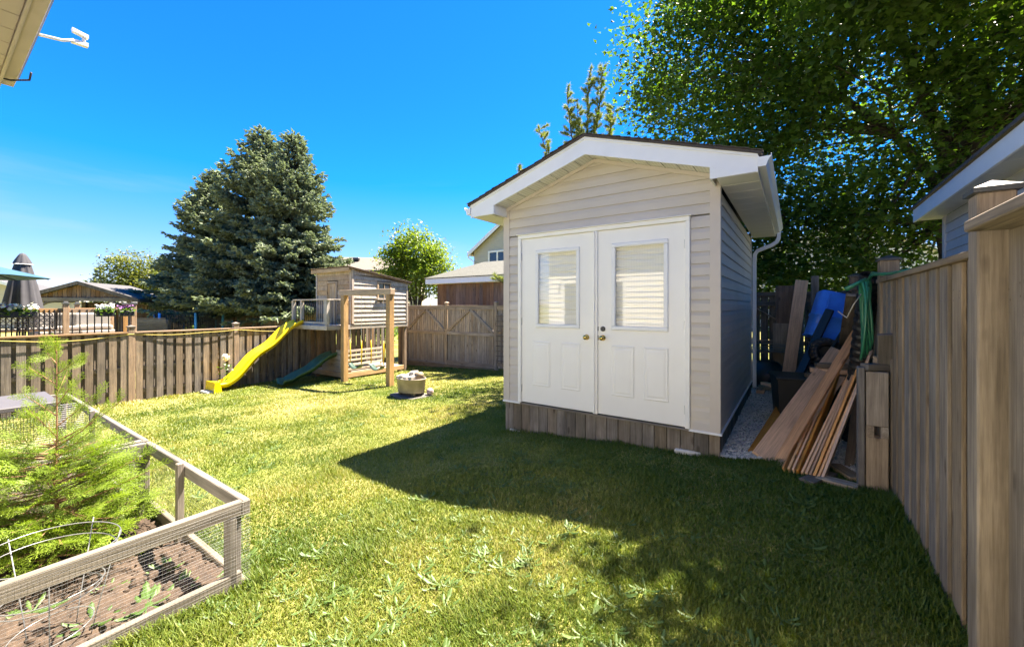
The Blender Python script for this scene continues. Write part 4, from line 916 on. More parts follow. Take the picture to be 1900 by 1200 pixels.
def bed(la, b0, label, mids, lid=False, a_start=KA):
    """bed from a_start leftwards la metres, from KB back to b0; netting on all sides"""
    A0, A1 = a_start - la, a_start; g0 = gY((A0 + A1) / 2, KB); gm = gY(A1, KB)
    o = thing('raised_bed', YM((A0 + A1) / 2, (KB + b0) / 2, g0), label, 'raised bed')
    h = .085
    for (c, s, nm) in ((((A0 + A1) / 2, KB - .019, KZ - h / 2), (la, .038, h), 'top_rail'), (((A0 + A1) / 2, b0 + .019, KZ - h / 2), (la, .038, h), 'top_rail'),
                       ((A1 - .019, (KB + b0) / 2 , KZ - h / 2 + .001), (.038, KB - b0 - .08, h), 'top_rail'), ((A0 + .019, (KB + b0) / 2, KZ - h / 2 + .001), (.038, KB - b0 - .08, h), 'top_rail')):
        box(nm, o, RY, c, s, W_BED, .005)
    for (c, s) in ((((A0 + A1) / 2, KB - .02, 0), (la, .038, .13)), (((A0 + A1) / 2, b0 + .02, 0), (la, .038, .13)), ((A1 - .02, (KB + b0) / 2, 0), (.038, KB - b0 - .08, .13)), ((A0 + .02, (KB + b0) / 2, 0), (.038, KB - b0 - .08, .13))):
        gg = gY(c[0], c[1]); box('base_board', o, RY, (c[0], c[1], gg + .045), s, W_BED, .005)
    for aa in (A0, A1):
        for bb_ in (b0, KB):
            sa_ = 1 if aa == A0 else -1; sb_ = 1 if bb_ == b0 else -1; gg = gY(aa, bb_); hh = KZ - h - gg + .04
            box('post', o, RY, (aa + sa_ * .045, bb_ + sb_ * .085, gg - .04 + hh / 2), (.088, .038, hh), W_BED, .004)
            box('post', o, RY, (aa + sa_ * .062, bb_ + sb_ * .045, gg - .04 + hh / 2), (.038, .036, hh), W_BED, .004)
            box('corner_block', o, RY, (aa + sa_ * .02, bb_ + sb_ * .02, KZ - h / 2 - .006), (.045, .045, h - .004), W_BED, .004)
    for f in mids: gg = gY(A1 - la * f, KB); box('post', o, RY, (A1 - la * f, KB - .06, (KZ + .02 + gg - .04) / 2), (.045, .042, KZ + .02 - gg + .04), W_BED, .004)
    # wire netting
    g = Geo(); r_ = .00030; p_ = .0175
    def net(x0, x1, fixed, axis):
        n1 = int((x1 - x0) / p_)
        for i in range(n1 + 1):
            x = x0 + p_ * i; wob = .0025 * math.sin(i * 1.7)
            q = lambda z_: (x, fixed, z_) if axis == 'a' else (fixed, x, z_)
            gg = gY(*(q(0)[:2])); g.add(*tubegeo([q(gg + .02), q(KZ - .005)], r_, 3, False))
        for j in range(int((KZ + .25) / p_)):
            z_ = KZ - .006 - p_ * j
            pp = [(x0 + (x1 - x0) * t / 8, z_ + .003 * math.sin(j * 2.1 + t * 1.3)) for t in range(9)]
            pp = [(x, fixed + .002 * math.sin(t + j), zz) if axis == 'a' else (fixed + .002 * math.sin(x * 9 + j), x, zz) for t, (x, zz) in enumerate(pp) if zz > gY(A1, KB) - .35]
            if len(pp) > 1: g.add(*tubegeo(pp, r_, 3, False))
    net(b0, KB, A1 + .004, 'b'); net(A0, A1, KB + .004, 'a')
    g.build('wire_netting', WIRE, RY, o)
    # soil, lumpy
    nx_, ny_ = int(la / .03), int((KB - b0) / .03); r2 = np.random.default_rng(3)
    xa = np.linspace(A0 + .04, A1 - .04, nx_); yb_ = np.linspace(b0 + .04, KB - .04, ny_); XX, YY = np.meshgrid(xa, yb_)
    G = np.array([[gY(x, y) for x in xa] for y in (yb_[0],)]).repeat(ny_, 0)
    H = .05 + .02 * np.sin(XX * 7 + YY * 3) * np.sin(YY * 9 - XX * 2) + r2.normal(0, .007, XX.shape) + .012 * np.sin(XX * 31 + np.sin(YY * 23) * 2) * np.sin(YY * 27)
    ii, jj = np.meshgrid(np.arange(nx_ - 1), np.arange(ny_ - 1)); q = (jj * nx_ + ii).ravel()
    s_ = npmesh('soil', np.stack([XX.ravel(), YY.ravel(), (G + H).ravel()], -1), np.stack([q, q + 1, q + nx_ + 1, q + nx_], -1), SOIL, RY, o, smooth=True)
    n_ = int(260 * la); ca = r2.uniform(A0 + .06, A1 - .06, n_); cb = r2.uniform(b0 + .06, KB - .06, n_)
    oc = [(1, 0, 0), (-1, 0, 0), (0, 1, 0), (0, -1, 0), (0, 0, .8), (0, 0, -.8)]; of = [(0, 2, 4), (2, 1, 4), (1, 3, 4), (3, 0, 4), (2, 0, 5), (1, 2, 5), (3, 1, 5), (0, 3, 5)]
    cz_ = np.array([gY(x, y) for x, y in zip(ca, cb)]) + .055
    V_, F_, t_ = scatter(oc, of, np.c_[ca, cb, cz_], randrot(n_, 1, r2), r2.gamma(1.6, .0075, n_) + .004, r2.random(n_))
    tag(npmesh('soil_clods', V_, F_, SOIL, RY, o), kind='stuff')
    if lid:
        l_ = box('lid', o, RY, (A0 + .48, (.92 + b0) / 2, KZ + .03), (.98, .92 - b0, .05), LID, .006)
        gg = Geo()
        for i in range(50): gg.add(*tubegeo([(A0 + .9, b0 + .02 + .024 * i, KZ), (A0 + .9, b0 + .02 + .024 * i, gY(A0 + .9, KB) + .1)], .002, 3, False))
        for i in range(22): gg.add(*tubegeo([(A0 + .9, b0, KZ - .024 * i), (A0 + .9, KB, KZ - .024 * i)], .002, 3, False))
        gg.build('dark_screen', WIRED, RY, l_)
    return o
b1_ = bed(1.82, -.06, 'bleached timber raised bed with wire netting and bare soil in the foreground', (.52,))
b2_ = bed(3.30, -.06, 'second netted raised bed with grey lid behind the cedar shrub', (.5,), True, KA - 1.90)

# tomato cage
cp_ = at(95, 955, 1.98); cg = gY(*toY(cp_)) + .05
CM = T((cp_.x, cp_.y, cg)); cage = thing('tomato_cage', CM, 'round galvanized wire tomato cage in front of the cedar shrub', 'plant cage')
rings = [(.245, .47), (.225, .425), (.185, .27), (.175, .24), (.145, .07)]
for r_, z_ in rings:
    pts = [(r_ * math.cos(t_), r_ * math.sin(t_), z_ + .012 * math.sin(t_ + z_ * 9)) for t_ in np.linspace(0, 2 * math.pi, 41)]
    tube('ring', cage, CM, pts, .0026, WIRE, 6)
for i in range(5):
    t_ = .5 + i * 1.256; tube('leg', cage, CM, [(.25 * math.cos(t_), .25 * math.sin(t_), .49), (.16 * math.cos(t_), .16 * math.sin(t_), .1), (.13 * math.cos(t_), .13 * math.sin(t_), -.06)], .0024, WIRED, 6)

# ================================================================== LUMBER AND JUNK BETWEEN SHED AND FENCE
def gravelmat():
    m, n, l, bs = newmat('white_gravel'); tc = N(n, 'ShaderNodeTexCoord'); v = N(n, 'ShaderNodeTexVoronoi', Scale=55); l.new(tc.outputs['Object'], v.inputs['Vector'])
    x = N(n, 'ShaderNodeMixRGB', blend_type='MULTIPLY'); x.inputs['Fac'].default_value = .35; x.inputs['Color1'].default_value = (.58, .55, .50, 1); l.new(v.outputs['Color'], x.inputs['Color2'])
    l.new(x.outputs[0], bs.inputs['Base Color']); bs.inputs['Roughness'].default_value = .9; return m
GRAV = gravelmat()
nx_, ny_ = 24, 80; aa = np.linspace(-.66, .62, nx_); bb_ = np.linspace(4.72, 9.65, ny_); XX, YY = np.meshgrid(aa, bb_)
edge = .22 * np.sin(XX * 4 + .8) - .16 * XX
YY = YY + np.clip(1 - (YY - 4.72) / .6, 0, 1) * edge
PX = .823 * XX + .568 * YY; PY = -.568 * XX + .823 * YY
HZ = ghz(PX, PY) + .018 + .006 * np.sin(XX * 23) * np.sin(YY * 19)
ii, jj = np.meshgrid(np.arange(nx_ - 1), np.arange(ny_ - 1)); q = (jj * nx_ + ii).ravel()
tag(npmesh('gravel_path', np.stack([PX.ravel(), PY.ravel(), HZ.ravel()], -1), np.stack([q, q + 1, q + nx_ + 1, q + nx_], -1), GRAV, smooth=True), kind='structure')
n_ = 7000; ga = rng.uniform(-.64, .6, n_); gb_ = 4.72 + rng.random(n_) ** 1.4 * 4.8; gb_ = gb_ + np.clip(1 - (gb_ - 4.72) / .6, 0, 1) * (.22 * np.sin(ga * 4 + .8) - .16 * ga) + rng.normal(0, .02, n_)
gx, gy_ = .823 * ga + .568 * gb_, -.568 * ga + .823 * gb_
V_, F_, t_ = scatter([(1, 0, 0), (-1, 0, 0), (0, .8, 0), (0, -.8, 0), (0, 0, .6), (0, 0, -.6)], [(0, 2, 4), (2, 1, 4), (1, 3, 4), (3, 0, 4), (2, 0, 5), (1, 2, 5), (3, 1, 5), (0, 3, 5)], np.c_[gx, gy_, ghz(gx, gy_) + .022], randrot(n_, 1), rng.gamma(4, .0028, n_) + .004, rng.random(n_))
tag(npmesh('gravel', V_, F_, plain('limestone_chip', (.62, .59, .54), .85, noise=.25, nscale=3), None, None), 'loose white limestone chips along the shed', 'gravel', kind='stuff')

def leaner(px0, py0, px1, py1, atop, w, t, mat, label, side, name='plank', group='lumber leaning on the right fence', cat='plank', dz=0.0):
    p = gp(px0, py0); p.z += dz; b, z_ = on_a(px1, py1, atop); q = Yd(atop, b, z_)
    return tag(beam(name, None, p, q, w, t, mat, side=side, bev=.002), label, cat, group)
AX, BX = Yd(1, 0, 0), Yd(0, 1, 0)
# picket stack seen edge on
ordn = ['first', 'second', 'third', 'fourth', 'fifth', 'sixth', 'seventh', 'eighth', 'ninth', 'tenth']
for i in range(10):
    f = i / 9; x0 = 1458 + 68 * f; y0 = 878 + 12 * f; x1 = 1563 + 58 * f + random.uniform(-5, 5); y1 = 655 - 6 * f + random.uniform(-12, 10)
    leaner(x0, y0, x1, y1, .60, .115, .017 + .004 * (i % 2), W_CEDAR if i % 3 else W_CEDARD, f'{ordn[i]} thin cedar picket from the left in the leaning edge-on stack', BX + AX * .25, 'cedar_picket', 'cedar pickets stacked edge-on', 'picket')
leaner(1424, 856, 1566, 655, .50, .29, .036, W_CEDAR, 'widest smooth orange cedar board lying on top of the leaning lumber', Vector((1, .1, .15)), cat='board')
leaner(1414, 846, 1524, 652, .38, .26, .036, W_CEDARD, 'knotty brown board left of the widest leaning cedar board', Vector((1, .15, .1)), cat='board')
leaner(1445, 858, 1600, 600, .62, .09, .036, W_CEDARD, 'narrow long cedar board rising highest behind the wide leaning board', AX * .8 - BX * .3, cat='board')
leaner(1452, 868, 1560, 690, .52, .12, .02, W_CEDARD, 'dark cedar board between wide board and edge-on pickets', AX * .6 - BX * .5, cat='board')
leaner(1575, 868, 1600, 660, .63, .07, .03, W_FENCE, 'dark mossy board standing behind the leaning pickets', AX, cat='board')
# upright timber post with square notch
pp = gp(1622, 908); pa_, pb_ = toY(pp); PM = YM(pa_ - .0, pb_, pp.z)
tp = thing('timber_post', PM, 'upright grey timber post with a square hole beside the right fence', 'post')
hx = .085
box('timber', tp, PM, (.015, 0, .22), (.14, .09, .44), W_GATE, .006); box('timber', tp, PM, (.015, 0, .75), (.14, .09, .44), W_GATE, .006)
box('timber', tp, PM, (-.03, 0, .485), (.05, .088, .088), W_GATE, .002); box('timber', tp, PM, (.06, 0, .485), (.05, .088, .088), W_GATE, .002)
box('side_board', tp, PM, (-.085, .0, .50), (.045, .10, 1.0), W_GREY, .005)
tag(box('wood_block', None, PM @ T((.02, .02, 1.005)) @ Matrix.Rotation(.5, 4, 'Z'), (0, 0, 0), (.20, .09, .05), W_GREY, .004), 'short grey wood offcut on top of the notched post', 'offcut')
tag(box('wood_block', None, PM @ T((.06, .10, 1.06)) @ Matrix.Rotation(-.3, 4, 'Z'), (0, 0, 0), (.09, .14, .06), W_TAN, .004), 'small tan wood block resting above the notched post', 'offcut')
leaner(1650, 880, 1648, 620, .61, .13, .03, W_GREY, 'grey plank upright between notched post and right fence', AX, cat='board')
for i, (x0, y0, w_) in enumerate(((1510, 905, .4), (1560, 895, .34), (1545, 915, .28))):
    p = gp(x0 + 15, y0 - 12); tag(box('wood_scrap', None, T(p + Vector((0, .04, .02 + .002 * i))) @ Matrix.Rotation(.5 + i * .9, 4, 'Z'), (0, 0, 0), (w_, .12, .03), (W_GREY, W_TAN, W_GATE)[i], .004), ('long grey wood scrap on the ground under the lumber', 'tan wood scrap on the ground under the lumber', 'short brown wood scrap on the ground before the lumber')[i], 'scrap')
# black roof rack bars and tub
p = gp(1438, 790); b_, z_ = on_a(1540, 575, .40); qv = Yd(.40, b_, z_)
tag(beam('black_bar', None, p + Vector((0, 0, .02)), qv, .10, .06, BLACKM, AX, .012), 'wide black metal bar leaning between shed and fence', 'bar', 'black bars leaning by the lumber')
p2 = gp(1446, 812); tag(beam('black_bar', None, p2 + Vector((0, 0, .02)), qv + Vector((.10, -.22, -.10)), .035, .03, BLACKM, AX, .008), 'narrow black metal bar in front of the wide black one', 'bar', 'black bars leaning by the lumber')
tb = Yd(-.02, 6.35, .02); TBM = YM(-.02, 6.15, .02, .2)
tub2 = thing('plastic_tub', TBM, 'black plastic tub standing on the gravel behind the lumber', 'tub')
hexa('body', tub2, TBM, [(-.16, -.20, 0), (.22, -.20, 0), (.22, .22, 0), (-.16, .22, 0), (-.2, -.24, .60), (.26, -.24, .60), (.26, .26, .60), (-.2, .26, .60)], BLACKP)
box('rim', tub2, TBM, (.03, .01, .615), (.52, .56, .03), BLACKP, .01)
# tall boards at the back
def upright(px, top, b, w, t, mat, label, px_bot=None, name='plank', cat='board'):
    a0_, zt_ = on_b(px, top, b); a1_ = on_b(px_bot or px, 600, b - .25)[0] if px_bot else a0_
    p = Yd(a1_, b - (.3 if px_bot else 0), gY(a1_, b)); q = Yd(a0_, b, zt_)
    return tag(beam(name, None, p, q, w, t, mat, side=AX, bev=.003), label, cat)
upright(1460, 530, 9.3, .36, .03, W_RED, 'wide dark brown board standing against the back fence')
upright(1452, 600, 9.22, .30, .025, W_GATE, 'short pale grey board in front of the wide dark brown one')
pq = gp(1458, 728); aq, bq = toY(pq); atq, ztq = on_b(1488, 520, bq + .3)
tag(beam('plank', None, pq, Yd(atq, bq + .3, ztq), .19, .04, W_CEDAR, side=AX, bev=.003), 'tall orange plank standing upright beyond the lumber', 'board')
upright(1512, 512, 9.5, .12, .09, W_FENCE, 'grey square post rising above the back fence', name='timber_post', cat='post')
# scrap at shed corner
for i in range(3):
    tag(box('wood_block', None, YM(-.48 + .05 * i, 8.2 + .12 * i, .05 + .04 * i, .4 * i), (0, 0, 0), (.12, .22, .06), (W_CEDARD, W_TAN, W_CEDAR)[i], .004), ('lowest reddish offcut by the far corner of the shed', 'middle tan offcut by the far corner of the shed', 'top orange offcut by the far corner of the shed')[i], 'offcut')
g = Geo()
r3 = random.Random(5)
for i in range(9):
    c = Yd(-.52 + r3.uniform(-.2, .3), 8.95 + r3.uniform(-.1, .1), .72 + r3.uniform(-.04, .05)); R_ = r3.uniform(.18, .3); t0 = r3.uniform(0, 6)
    g.tube([c + Yd(R_ * math.cos(t0 + t_) * 1.4, .1 * math.sin(t_ * 2), .05 * math.sin(t0 + t_)) for t_ in np.linspace(0, 5.5, 20)], .004, 4)
tag(g.build('wire_coil', WIRE), 'tangled pale wire coil hanging on the back fence', 'wire')
box_ = box('shelf_board', None, RY, (-.45, 9.2, .64), (.9, .35, .03), W_GREY, .003); tag(box_, 'low grey shelf board under the tangled wire coil', 'shelf')
for sx_ in (-.85, -.1): box('leg', box_, RY, (sx_, 9.2, .31), (.06, .3, .62), W_GREY, .004)
g = Geo(); g.lathe([(0, 0), (.26, .02), (.34, .16), (.30, .34), (.16, .46), (.05, .50), (0, .5)], 14)
g.v = [(x * (1 + .14 * math.sin(7 * math.atan2(y, x) + z_ * 9)), y * (1 + .14 * math.sin(5 * math.atan2(y, x) - z_ * 12)), z_) for x, y, z_ in g.v]
tag(g.build('rubbish_bag', BLACKP, YM(-.42, 8.85, .02), None, True), 'black rubbish bag under the shelf behind the shed', 'bag')
# little lumber stack (cross pieces) behind leaning boards
for i in range(4):
    tag(box('wood_block', None, YM(.30 + .02 * i, 6.05 + .03 * i, .62 + .06 * i, .3 * (i % 2)), (0, 0, 0), (.50 - .06 * i, .10, .05), (W_CEDAR, W_GREY, W_CEDARD, W_GREY)[i], .004), ('orange crosswise batten at the bottom of the stack behind the leaning lumber', 'grey crosswise batten second from the bottom behind the leaning lumber', 'brown crosswise batten third from the bottom behind the leaning lumber', 'grey crosswise batten on top of the stack behind the leaning lumber')[i], 'batten', 'battens stacked crosswise')
rk = thing('sawhorse', YM(.32, 6.1, 0), 'rough grey sawhorse carrying the crosswise battens', 'sawhorse')
box('top', rk, YM(.32, 6.1, 0), (0, 0, .56), (.6, .10, .07), W_GREY, .004)
for sx_ in (-.24, .24):
    for sy_ in (-1, 1): beam('leg', rk, Yd(.32 + sx_, 6.1 + sy_ * .2, 0), Yd(.32 + sx_, 6.1 + sy_ * .03, .55), .08, .03, W_GREY, AX)
# blue bin (upside down, tilted)
BBM = YM(.34, 7.45, 1.02, .25) @ Matrix.Rotation(math.radians(14), 4, 'Y') @ Matrix.Rotation(math.radians(-6), 4, 'X')
bn = thing('blue_bin', BBM, 'upturned blue plastic recycling bin leaning at the back corner', 'bin')
g = Geo()
secs = [(.235, .18, 0), (.24, .185, .02), (.225, .17, .03), (.215, .16, .30), (.225, .17, .31), (.225, .17, .34), (.21, .155, .35), (.20, .145, .66), (.18, .12, .69)]
for hx_, hy_, zz in secs:
    for t_ in range(16):
        an = 2 * math.pi * (t_ + .5) / 16; cx_, sx_ = math.cos(an), math.sin(an); e_ = .35
        g.v.append((hx_ * math.copysign(abs(cx_) ** e_, cx_), hy_ * math.copysign(abs(sx_) ** e_, sx_), zz))
for i in range(len(secs) - 1):
    for k_ in range(16): g.f.append((i * 16 + k_, i * 16 + (k_ + 1) % 16, (i + 1) * 16 + (k_ + 1) % 16, (i + 1) * 16 + k_))
g.f.append(tuple((len(secs) - 1) * 16 + k_ for k_ in range(16))); g.f.append(tuple(range(15, -1, -1)))
g.build('body', BLUEP, BBM, bn, True)
for s_ in (-1, 1): box('rib', bn, BBM, (s_ * .10, -.168, .5), (.02, .02, .28), BLUEP, .005)
tag(box('plastic_sheet', None, BBM @ T((.27, .0, .36)) @ Matrix.Rotation(.06, 4, 'Y'), (0, 0, 0), (.035, .36, .74), BLUEP, .012), 'flat blue plastic sheet standing on edge right of the blue bin', 'sheet')
bs_ = thing('bin_stand', YM(.36, 7.5, 0), 'dark crate stack carrying the blue bin', 'crate')
for i in range(3):
    box('crate_side', bs_, YM(.36, 7.5, 0), (0, -.18, .17 + .335 * i), (.42, .03, .31), BLACKP, .01); box('crate_side', bs_, YM(.36, 7.5, 0), (0, .18, .17 + .335 * i), (.42, .03, .31), BLACKP, .01)
    for s_ in (-1, 1): box('crate_side', bs_, YM(.36, 7.5, 0), (s_ * .2, 0, .17 + .335 * i), (.03, .33, .31), BLACKP, .01)
# rough tyre below bin
g = Geo(); R_, r_ = .13, .055
for i in range(40):
    for j in range(12):
        t_, p_ = 2 * math.pi * i / 40, 2 * math.pi * j / 12; rr_ = r_ * (1 + (.14 if (i + (j % 2)) % 2 and abs(math.cos(p_)) > .1 and math.cos(p_) > 0 else 0))
        g.v.append(((R_ + rr_ * math.cos(p_)) * math.cos(t_), rr_ * math.sin(p_) * 1.2, (R_ + rr_ * math.cos(p_)) * math.sin(t_)))
for i in range(40):
    for j in range(12): g.f.append((i * 12 + j, ((i + 1) % 40) * 12 + j, ((i + 1) % 40) * 12 + (j + 1) % 12, i * 12 + (j + 1) % 12))
tag(g.build('tyre', BLACKP, YM(.33, 6.72, .90, .35) @ Matrix.Rotation(math.radians(-8), 4, 'X')), 'small knobbly black tyre in front of the blue bin', 'tyre')
tag(box('storage_box', None, YM(.33, 6.78, 0, .1), (0, 0, .355), (.42, .4, .71), BLACKP, .02), 'black storage box carrying the small tyre', 'box')
# corrugated black pipe leaning in the corner by the post
b0_, z0_ = on_a(1614, 508, .575); P0 = Yd(.575, b0_, z0_); P1 = Yd(.50, b0_ + .8, .05)
g = Geo(); n_ = 90; pts, rs = [], []
for i in range(n_ + 1): pts.append(P0.lerp(P1, i / n_)); rs.append(.083 if (i // 2) % 2 else .075)
vs_, fs = tubegeo(pts, rs, 20, False); g.add(vs_, fs); vi, fi = tubegeo(pts[:30], [r - .006 for r in rs[:30]], 20, False); g.add(vi, [f[::-1] for f in fi])
tag(g.build('drain_pipe', BLACKP, I4, None), 'black corrugated drain pipe leaning beside the green hose', 'pipe')
# white conduit pieces, twine and grey offcut next to pipe
leaner(1555, 720, 1590, 548, .50, .17, .03, W_GREY, 'grey board leaning below the drain pipe', AX - BX * .4, cat='board')
# garden hose hung over the fence end
hb, hz0 = on_a(1622, 520, .585); pts = []; r4 = random.Random(8)
loops = 5
for k_ in range(loops):
    dx, dy = .012 * k_, .02 * k_
    for i in range(26):
        t_ = 2 * math.pi * i / 26; zz = hz0 - .30 + .30 * math.cos(t_) - .03 * k_ * (1 - math.cos(t_)) / 2; bb2 = hb + .02 + .085 * math.sin(t_) * (1 + .12 * k_)
        pts.append(Yd(.555 - dx + .012 * math.sin(t_ * 2 + k_), bb2, zz + r4.uniform(-.004, .004)))
hs = thing('garden_hose', T(Yd(.56, hb, hz0)), 'green garden hose coiled and hung on the fence post', 'hose')
tube('coil', hs, I4, pts, .0115, HOSE, 8)
tube('loose_end', hs, I4, [Yd(.545, hb + .02, hz0 + .0), Yd(.56, hb - .12, hz0 + .06), Yd(.60, hb - .32, TOPR + .02), Yd(.64, hb - .62, TOPR + .018), Yd(.67, hb - .85, TOPR + .016)], .0115, HOSE, 8)
tube('loose_end', hs, I4, [Yd(.548, hb + .03, hz0 - .01), Yd(.555, hb - .10, hz0 + .04), Yd(.59, hb - .28, TOPR + .03), Yd(.63, hb - .5, TOPR + .017)], .0115, HOSE, 8)
tube('nozzle', hs, I4, [Yd(.53, hb + .0, hz0 + .01), Yd(.46, hb - .03, hz0 - .03), Yd(.38, hb - .05, hz0 - .08)], [.018, .016, .02], HOSE, 10)
tag(tube('twine', None, I4, [Yd(.50, hb + .05, hz0 - .12), Yd(.44, hb - .02, hz0 - .22), Yd(.40, hb + .05, hz0 - .34), Yd(.34, hb + .12, hz0 - .28)], .006, TWINE, 5), 'pale twine dangling from the drain pipe', 'twine')
# foundation stones under the shed corners
for i, (px_, py_, w_) in enumerate(((962, 801, .20), (1282, 842, .26))):
    p = gp(px_, py_); tag(box('flat_stone', None, T(p + Vector((0, .06, .01))) @ Matrix.Rotation(TH + .1, 4, 'Z'), (0, 0, 0), (w_, .18, .055), STONE, .014), ('flat pale stone under the left front corner of the shed', 'flat pale stone under the right end of the shed skirt')[i], 'stone')

# ================================================================== NEIGHBOURS
def face_cam(p): return math.atan2(p.x, -p.y) * 0
def gable(name, M, w, d, hw, pitch, oh, wallmat, roofmat, trim, label, cat='building', boards=None, t=.12, fh=.18):
    """gable building in frame M: front wall in the xz plane at y=0, x centred, extends to +y"""
    o = thing(name, M, label, cat); hr = hw + w / 2 * pitch
    if boards:
        n_ = int(round(w / boards)); bw = w / n_
        for i in range(n_):
            x0, x1 = -w / 2 + i * bw, -w / 2 + (i + 1) * bw - .012
            f = lambda x: hw + (w / 2 - abs(x)) * pitch
            prism('wall_board', o, M, [(x0, -.1), (x1, -.1), (x1, f(x1)), (x0, f(x0))], -.022, .0, wallmat)
    prism('wall', o, M, [(-w / 2 + .01, -.3), (w / 2 - .01, -.3), (w / 2 - .01, hw), (0, hr - .01), (-w / 2 + .01, hw)], .002, .08, wallmat)
    prism('wall', o, M, [(-w / 2 + .01, -.3), (w / 2 - .01, -.3), (w / 2 - .01, hw), (0, hr - .01), (-w / 2 + .01, hw)], d - .08, d, wallmat)
    for s_ in (-1, 1): box('wall', o, M, (s_ * (w / 2 - .05), d / 2, hw / 2 - .15), (.08, d - .17, hw + .3), wallmat, 0)
    for s_ in (-1, 1):
        xe = s_ * (w / 2 + oh); ze = hw - oh * pitch
        hexa('roof', o, M, [(0, -oh, hr + .02), (xe, -oh, ze + .02), (xe, d + oh, ze + .02), (0, d + oh, hr + .02), (0, -oh, hr + .02 + t), (xe, -oh, ze + .02 + t), (xe, d + oh, ze + .02 + t), (0, d + oh, hr + .02 + t)], roofmat)
        hexa('fascia_board', o, M, [(0, -oh - .03, hr - fh + .1), (xe, -oh - .03, ze - fh + .1), (xe, -oh - .004, ze - fh + .1), (0, -oh - .004, hr - fh + .1), (0, -oh - .03, hr + .1), (xe, -oh - .03, ze + .1), (xe, -oh - .004, ze + .1), (0, -oh - .004, hr + .1)], trim)
        box('fascia_board', o, M, (xe + s_ * .016, d / 2, ze + .03), (.03, d + 2 * oh, fh), trim, .003)
    return o, hr
# --- next-door building over the right fence: long eave parallel to the fence
NA, NB1 = 1.60, 7.46; NM = RY
nb_ = thing('garage', YM(NA, 4, 0), 'grey sided neighbouring building with white eave over the right fence', 'building')
z = -.1
while z < 2.62:
    z1 = min(z + .115, 2.66)
    hexa('siding_board', nb_, NM, [(NA - .016, -2.5, z), (NA - .016, NB1, z), (NA + .03, NB1, z), (NA + .03, -2.5, z), (NA - .002, -2.5, z1 - .001), (NA - .002, NB1, z1 - .001), (NA + .03, NB1, z1 - .001), (NA + .03, -2.5, z1 - .001)], VINYLW); z += .115
box('corner_trim', nb_, NM, (NA, NB1 + .03, 1.28), (.06, .07, 2.74), VINYLW, .004)
box('wall', nb_, NM, (NA + 2.4, NB1 + .02, 1.3), (4.7, .06, 2.8), VINYLW, 0)
box('wall', nb_, NM, (NA + .06, 2.5, 1.3), (.05, 9.9, 2.75), VINYLW, 0)
EA, EB1, EZb = 1.35, 7.76, 2.66
for i in range(26):
    b0 = EB1 - .02 - .40 * (i + 1); box('soffit_panel', nb_, NM, ((EA + NA) / 2 + .008, b0 + .2, EZb + .008), (NA - EA - .02, .39, .012), SOFFIT, .002)
box('fascia_board', nb_, NM, (EA, EB1 / 2 - 1.3, EZb + .07), (.025, EB1 + 2.6, .17), FASCIA, .003)
hexa('roof', nb_, NM, [(EA - .04, -2.6, EZb + .16), (EA - .04, EB1 + .03, EZb + .16), (EA + 2.9, EB1 + .03, EZb + 1.55), (EA + 2.9, -2.6, EZb + 1.55), (EA - .04, -2.6, EZb + .19), (EA - .04, EB1 + .03, EZb + .19), (EA + 2.9, EB1 + .03, EZb + 1.60), (EA + 2.9, -2.6, EZb + 1.60)], ROOFD)
hexa('roof', nb_, NM, [(EA + 2.9, -2.6, EZb + 1.55), (EA + 2.9, EB1 + .03, EZb + 1.55), (EA + 5.9, EB1 + .03, EZb + .16), (EA + 5.9, -2.6, EZb + .16), (EA + 2.9, -2.6, EZb + 1.60), (EA + 2.9, EB1 + .03, EZb + 1.60), (EA + 5.9, EB1 + .03, EZb + .20), (EA + 5.9, -2.6, EZb + .20)], ROOFD)
hexa('fascia_board', nb_, NM, [(EA, EB1 + .0, EZb), (EA, EB1 + .02, EZb), (EA + 2.9, EB1 + .02, EZb + 1.38), (EA + 2.9, EB1, EZb + 1.38), (EA, EB1, EZb + .155), (EA, EB1 + .02, EZb + .155), (EA + 2.9, EB1 + .02, EZb + 1.54), (EA + 2.9, EB1, EZb + 1.54)], FASCIA)
prism('soffit_return', nb_, NM, [(EA + .01, NB1 + .05), (NA + .4, NB1 + .05), (NA + .4, EB1 - .02), (EA + .01, EB1 - .02)], EZb, EZb + .012, SOFFIT, 'z')
# --- barn-board shed behind the gate fence
p = at(805, 560, 16.0); ws_a0 = toY(at(808, 560, 15.2))
WSM = YM(ws_a0[0] + 2.1, ws_a0[1] + .1, gY(ws_a0[0] + 2, ws_a0[1]))
WS = thing('wooden_shed', WSM, 'brown board sided shed with grey shingle roof behind the gate', 'shed')
wz = EYE + (568 - 527) / 760 * 15.4 - WSM.translation.z
n_ = 30
for i in range(n_): box('wall_board', WS, WSM, (-2.1 + .155 * (i + .5), 0, wz / 2 - .03), (.150, .022, wz + .02), W_RED, .003)
box('wall', WS, WSM, (.2, .06, wz / 2 - .05), (4.6, .06, wz), W_RED, 0)
box('wall', WS, WSM, (-2.07, 1.6, wz / 2 - .05), (.05, 3.0, wz), W_RED, 0)
box('fascia_board', WS, WSM, (.1, -.30, wz + .08), (5.0, .03, .20), FASCIA, .004); box('fascia_board', WS, WSM, (-2.41, 1.3, wz + .08), (.03, 3.2, .2), FASCIA, .004)
box('soffit', WS, WSM, (.1, 1.3, wz + .0), (5.0, 3.2, .015), FASCIA, 0)
hexa('roof', WS, WSM, [(-2.45, -.34, wz + .17), (2.7, -.34, wz + .17), (2.7, 1.6, wz + .86), (-1.2, 1.6, wz + .86), (-2.45, -.34, wz + .20), (2.7, -.34, wz + .20), (2.7, 1.6, wz + .90), (-1.2, 1.6, wz + .90)], ROOFG)
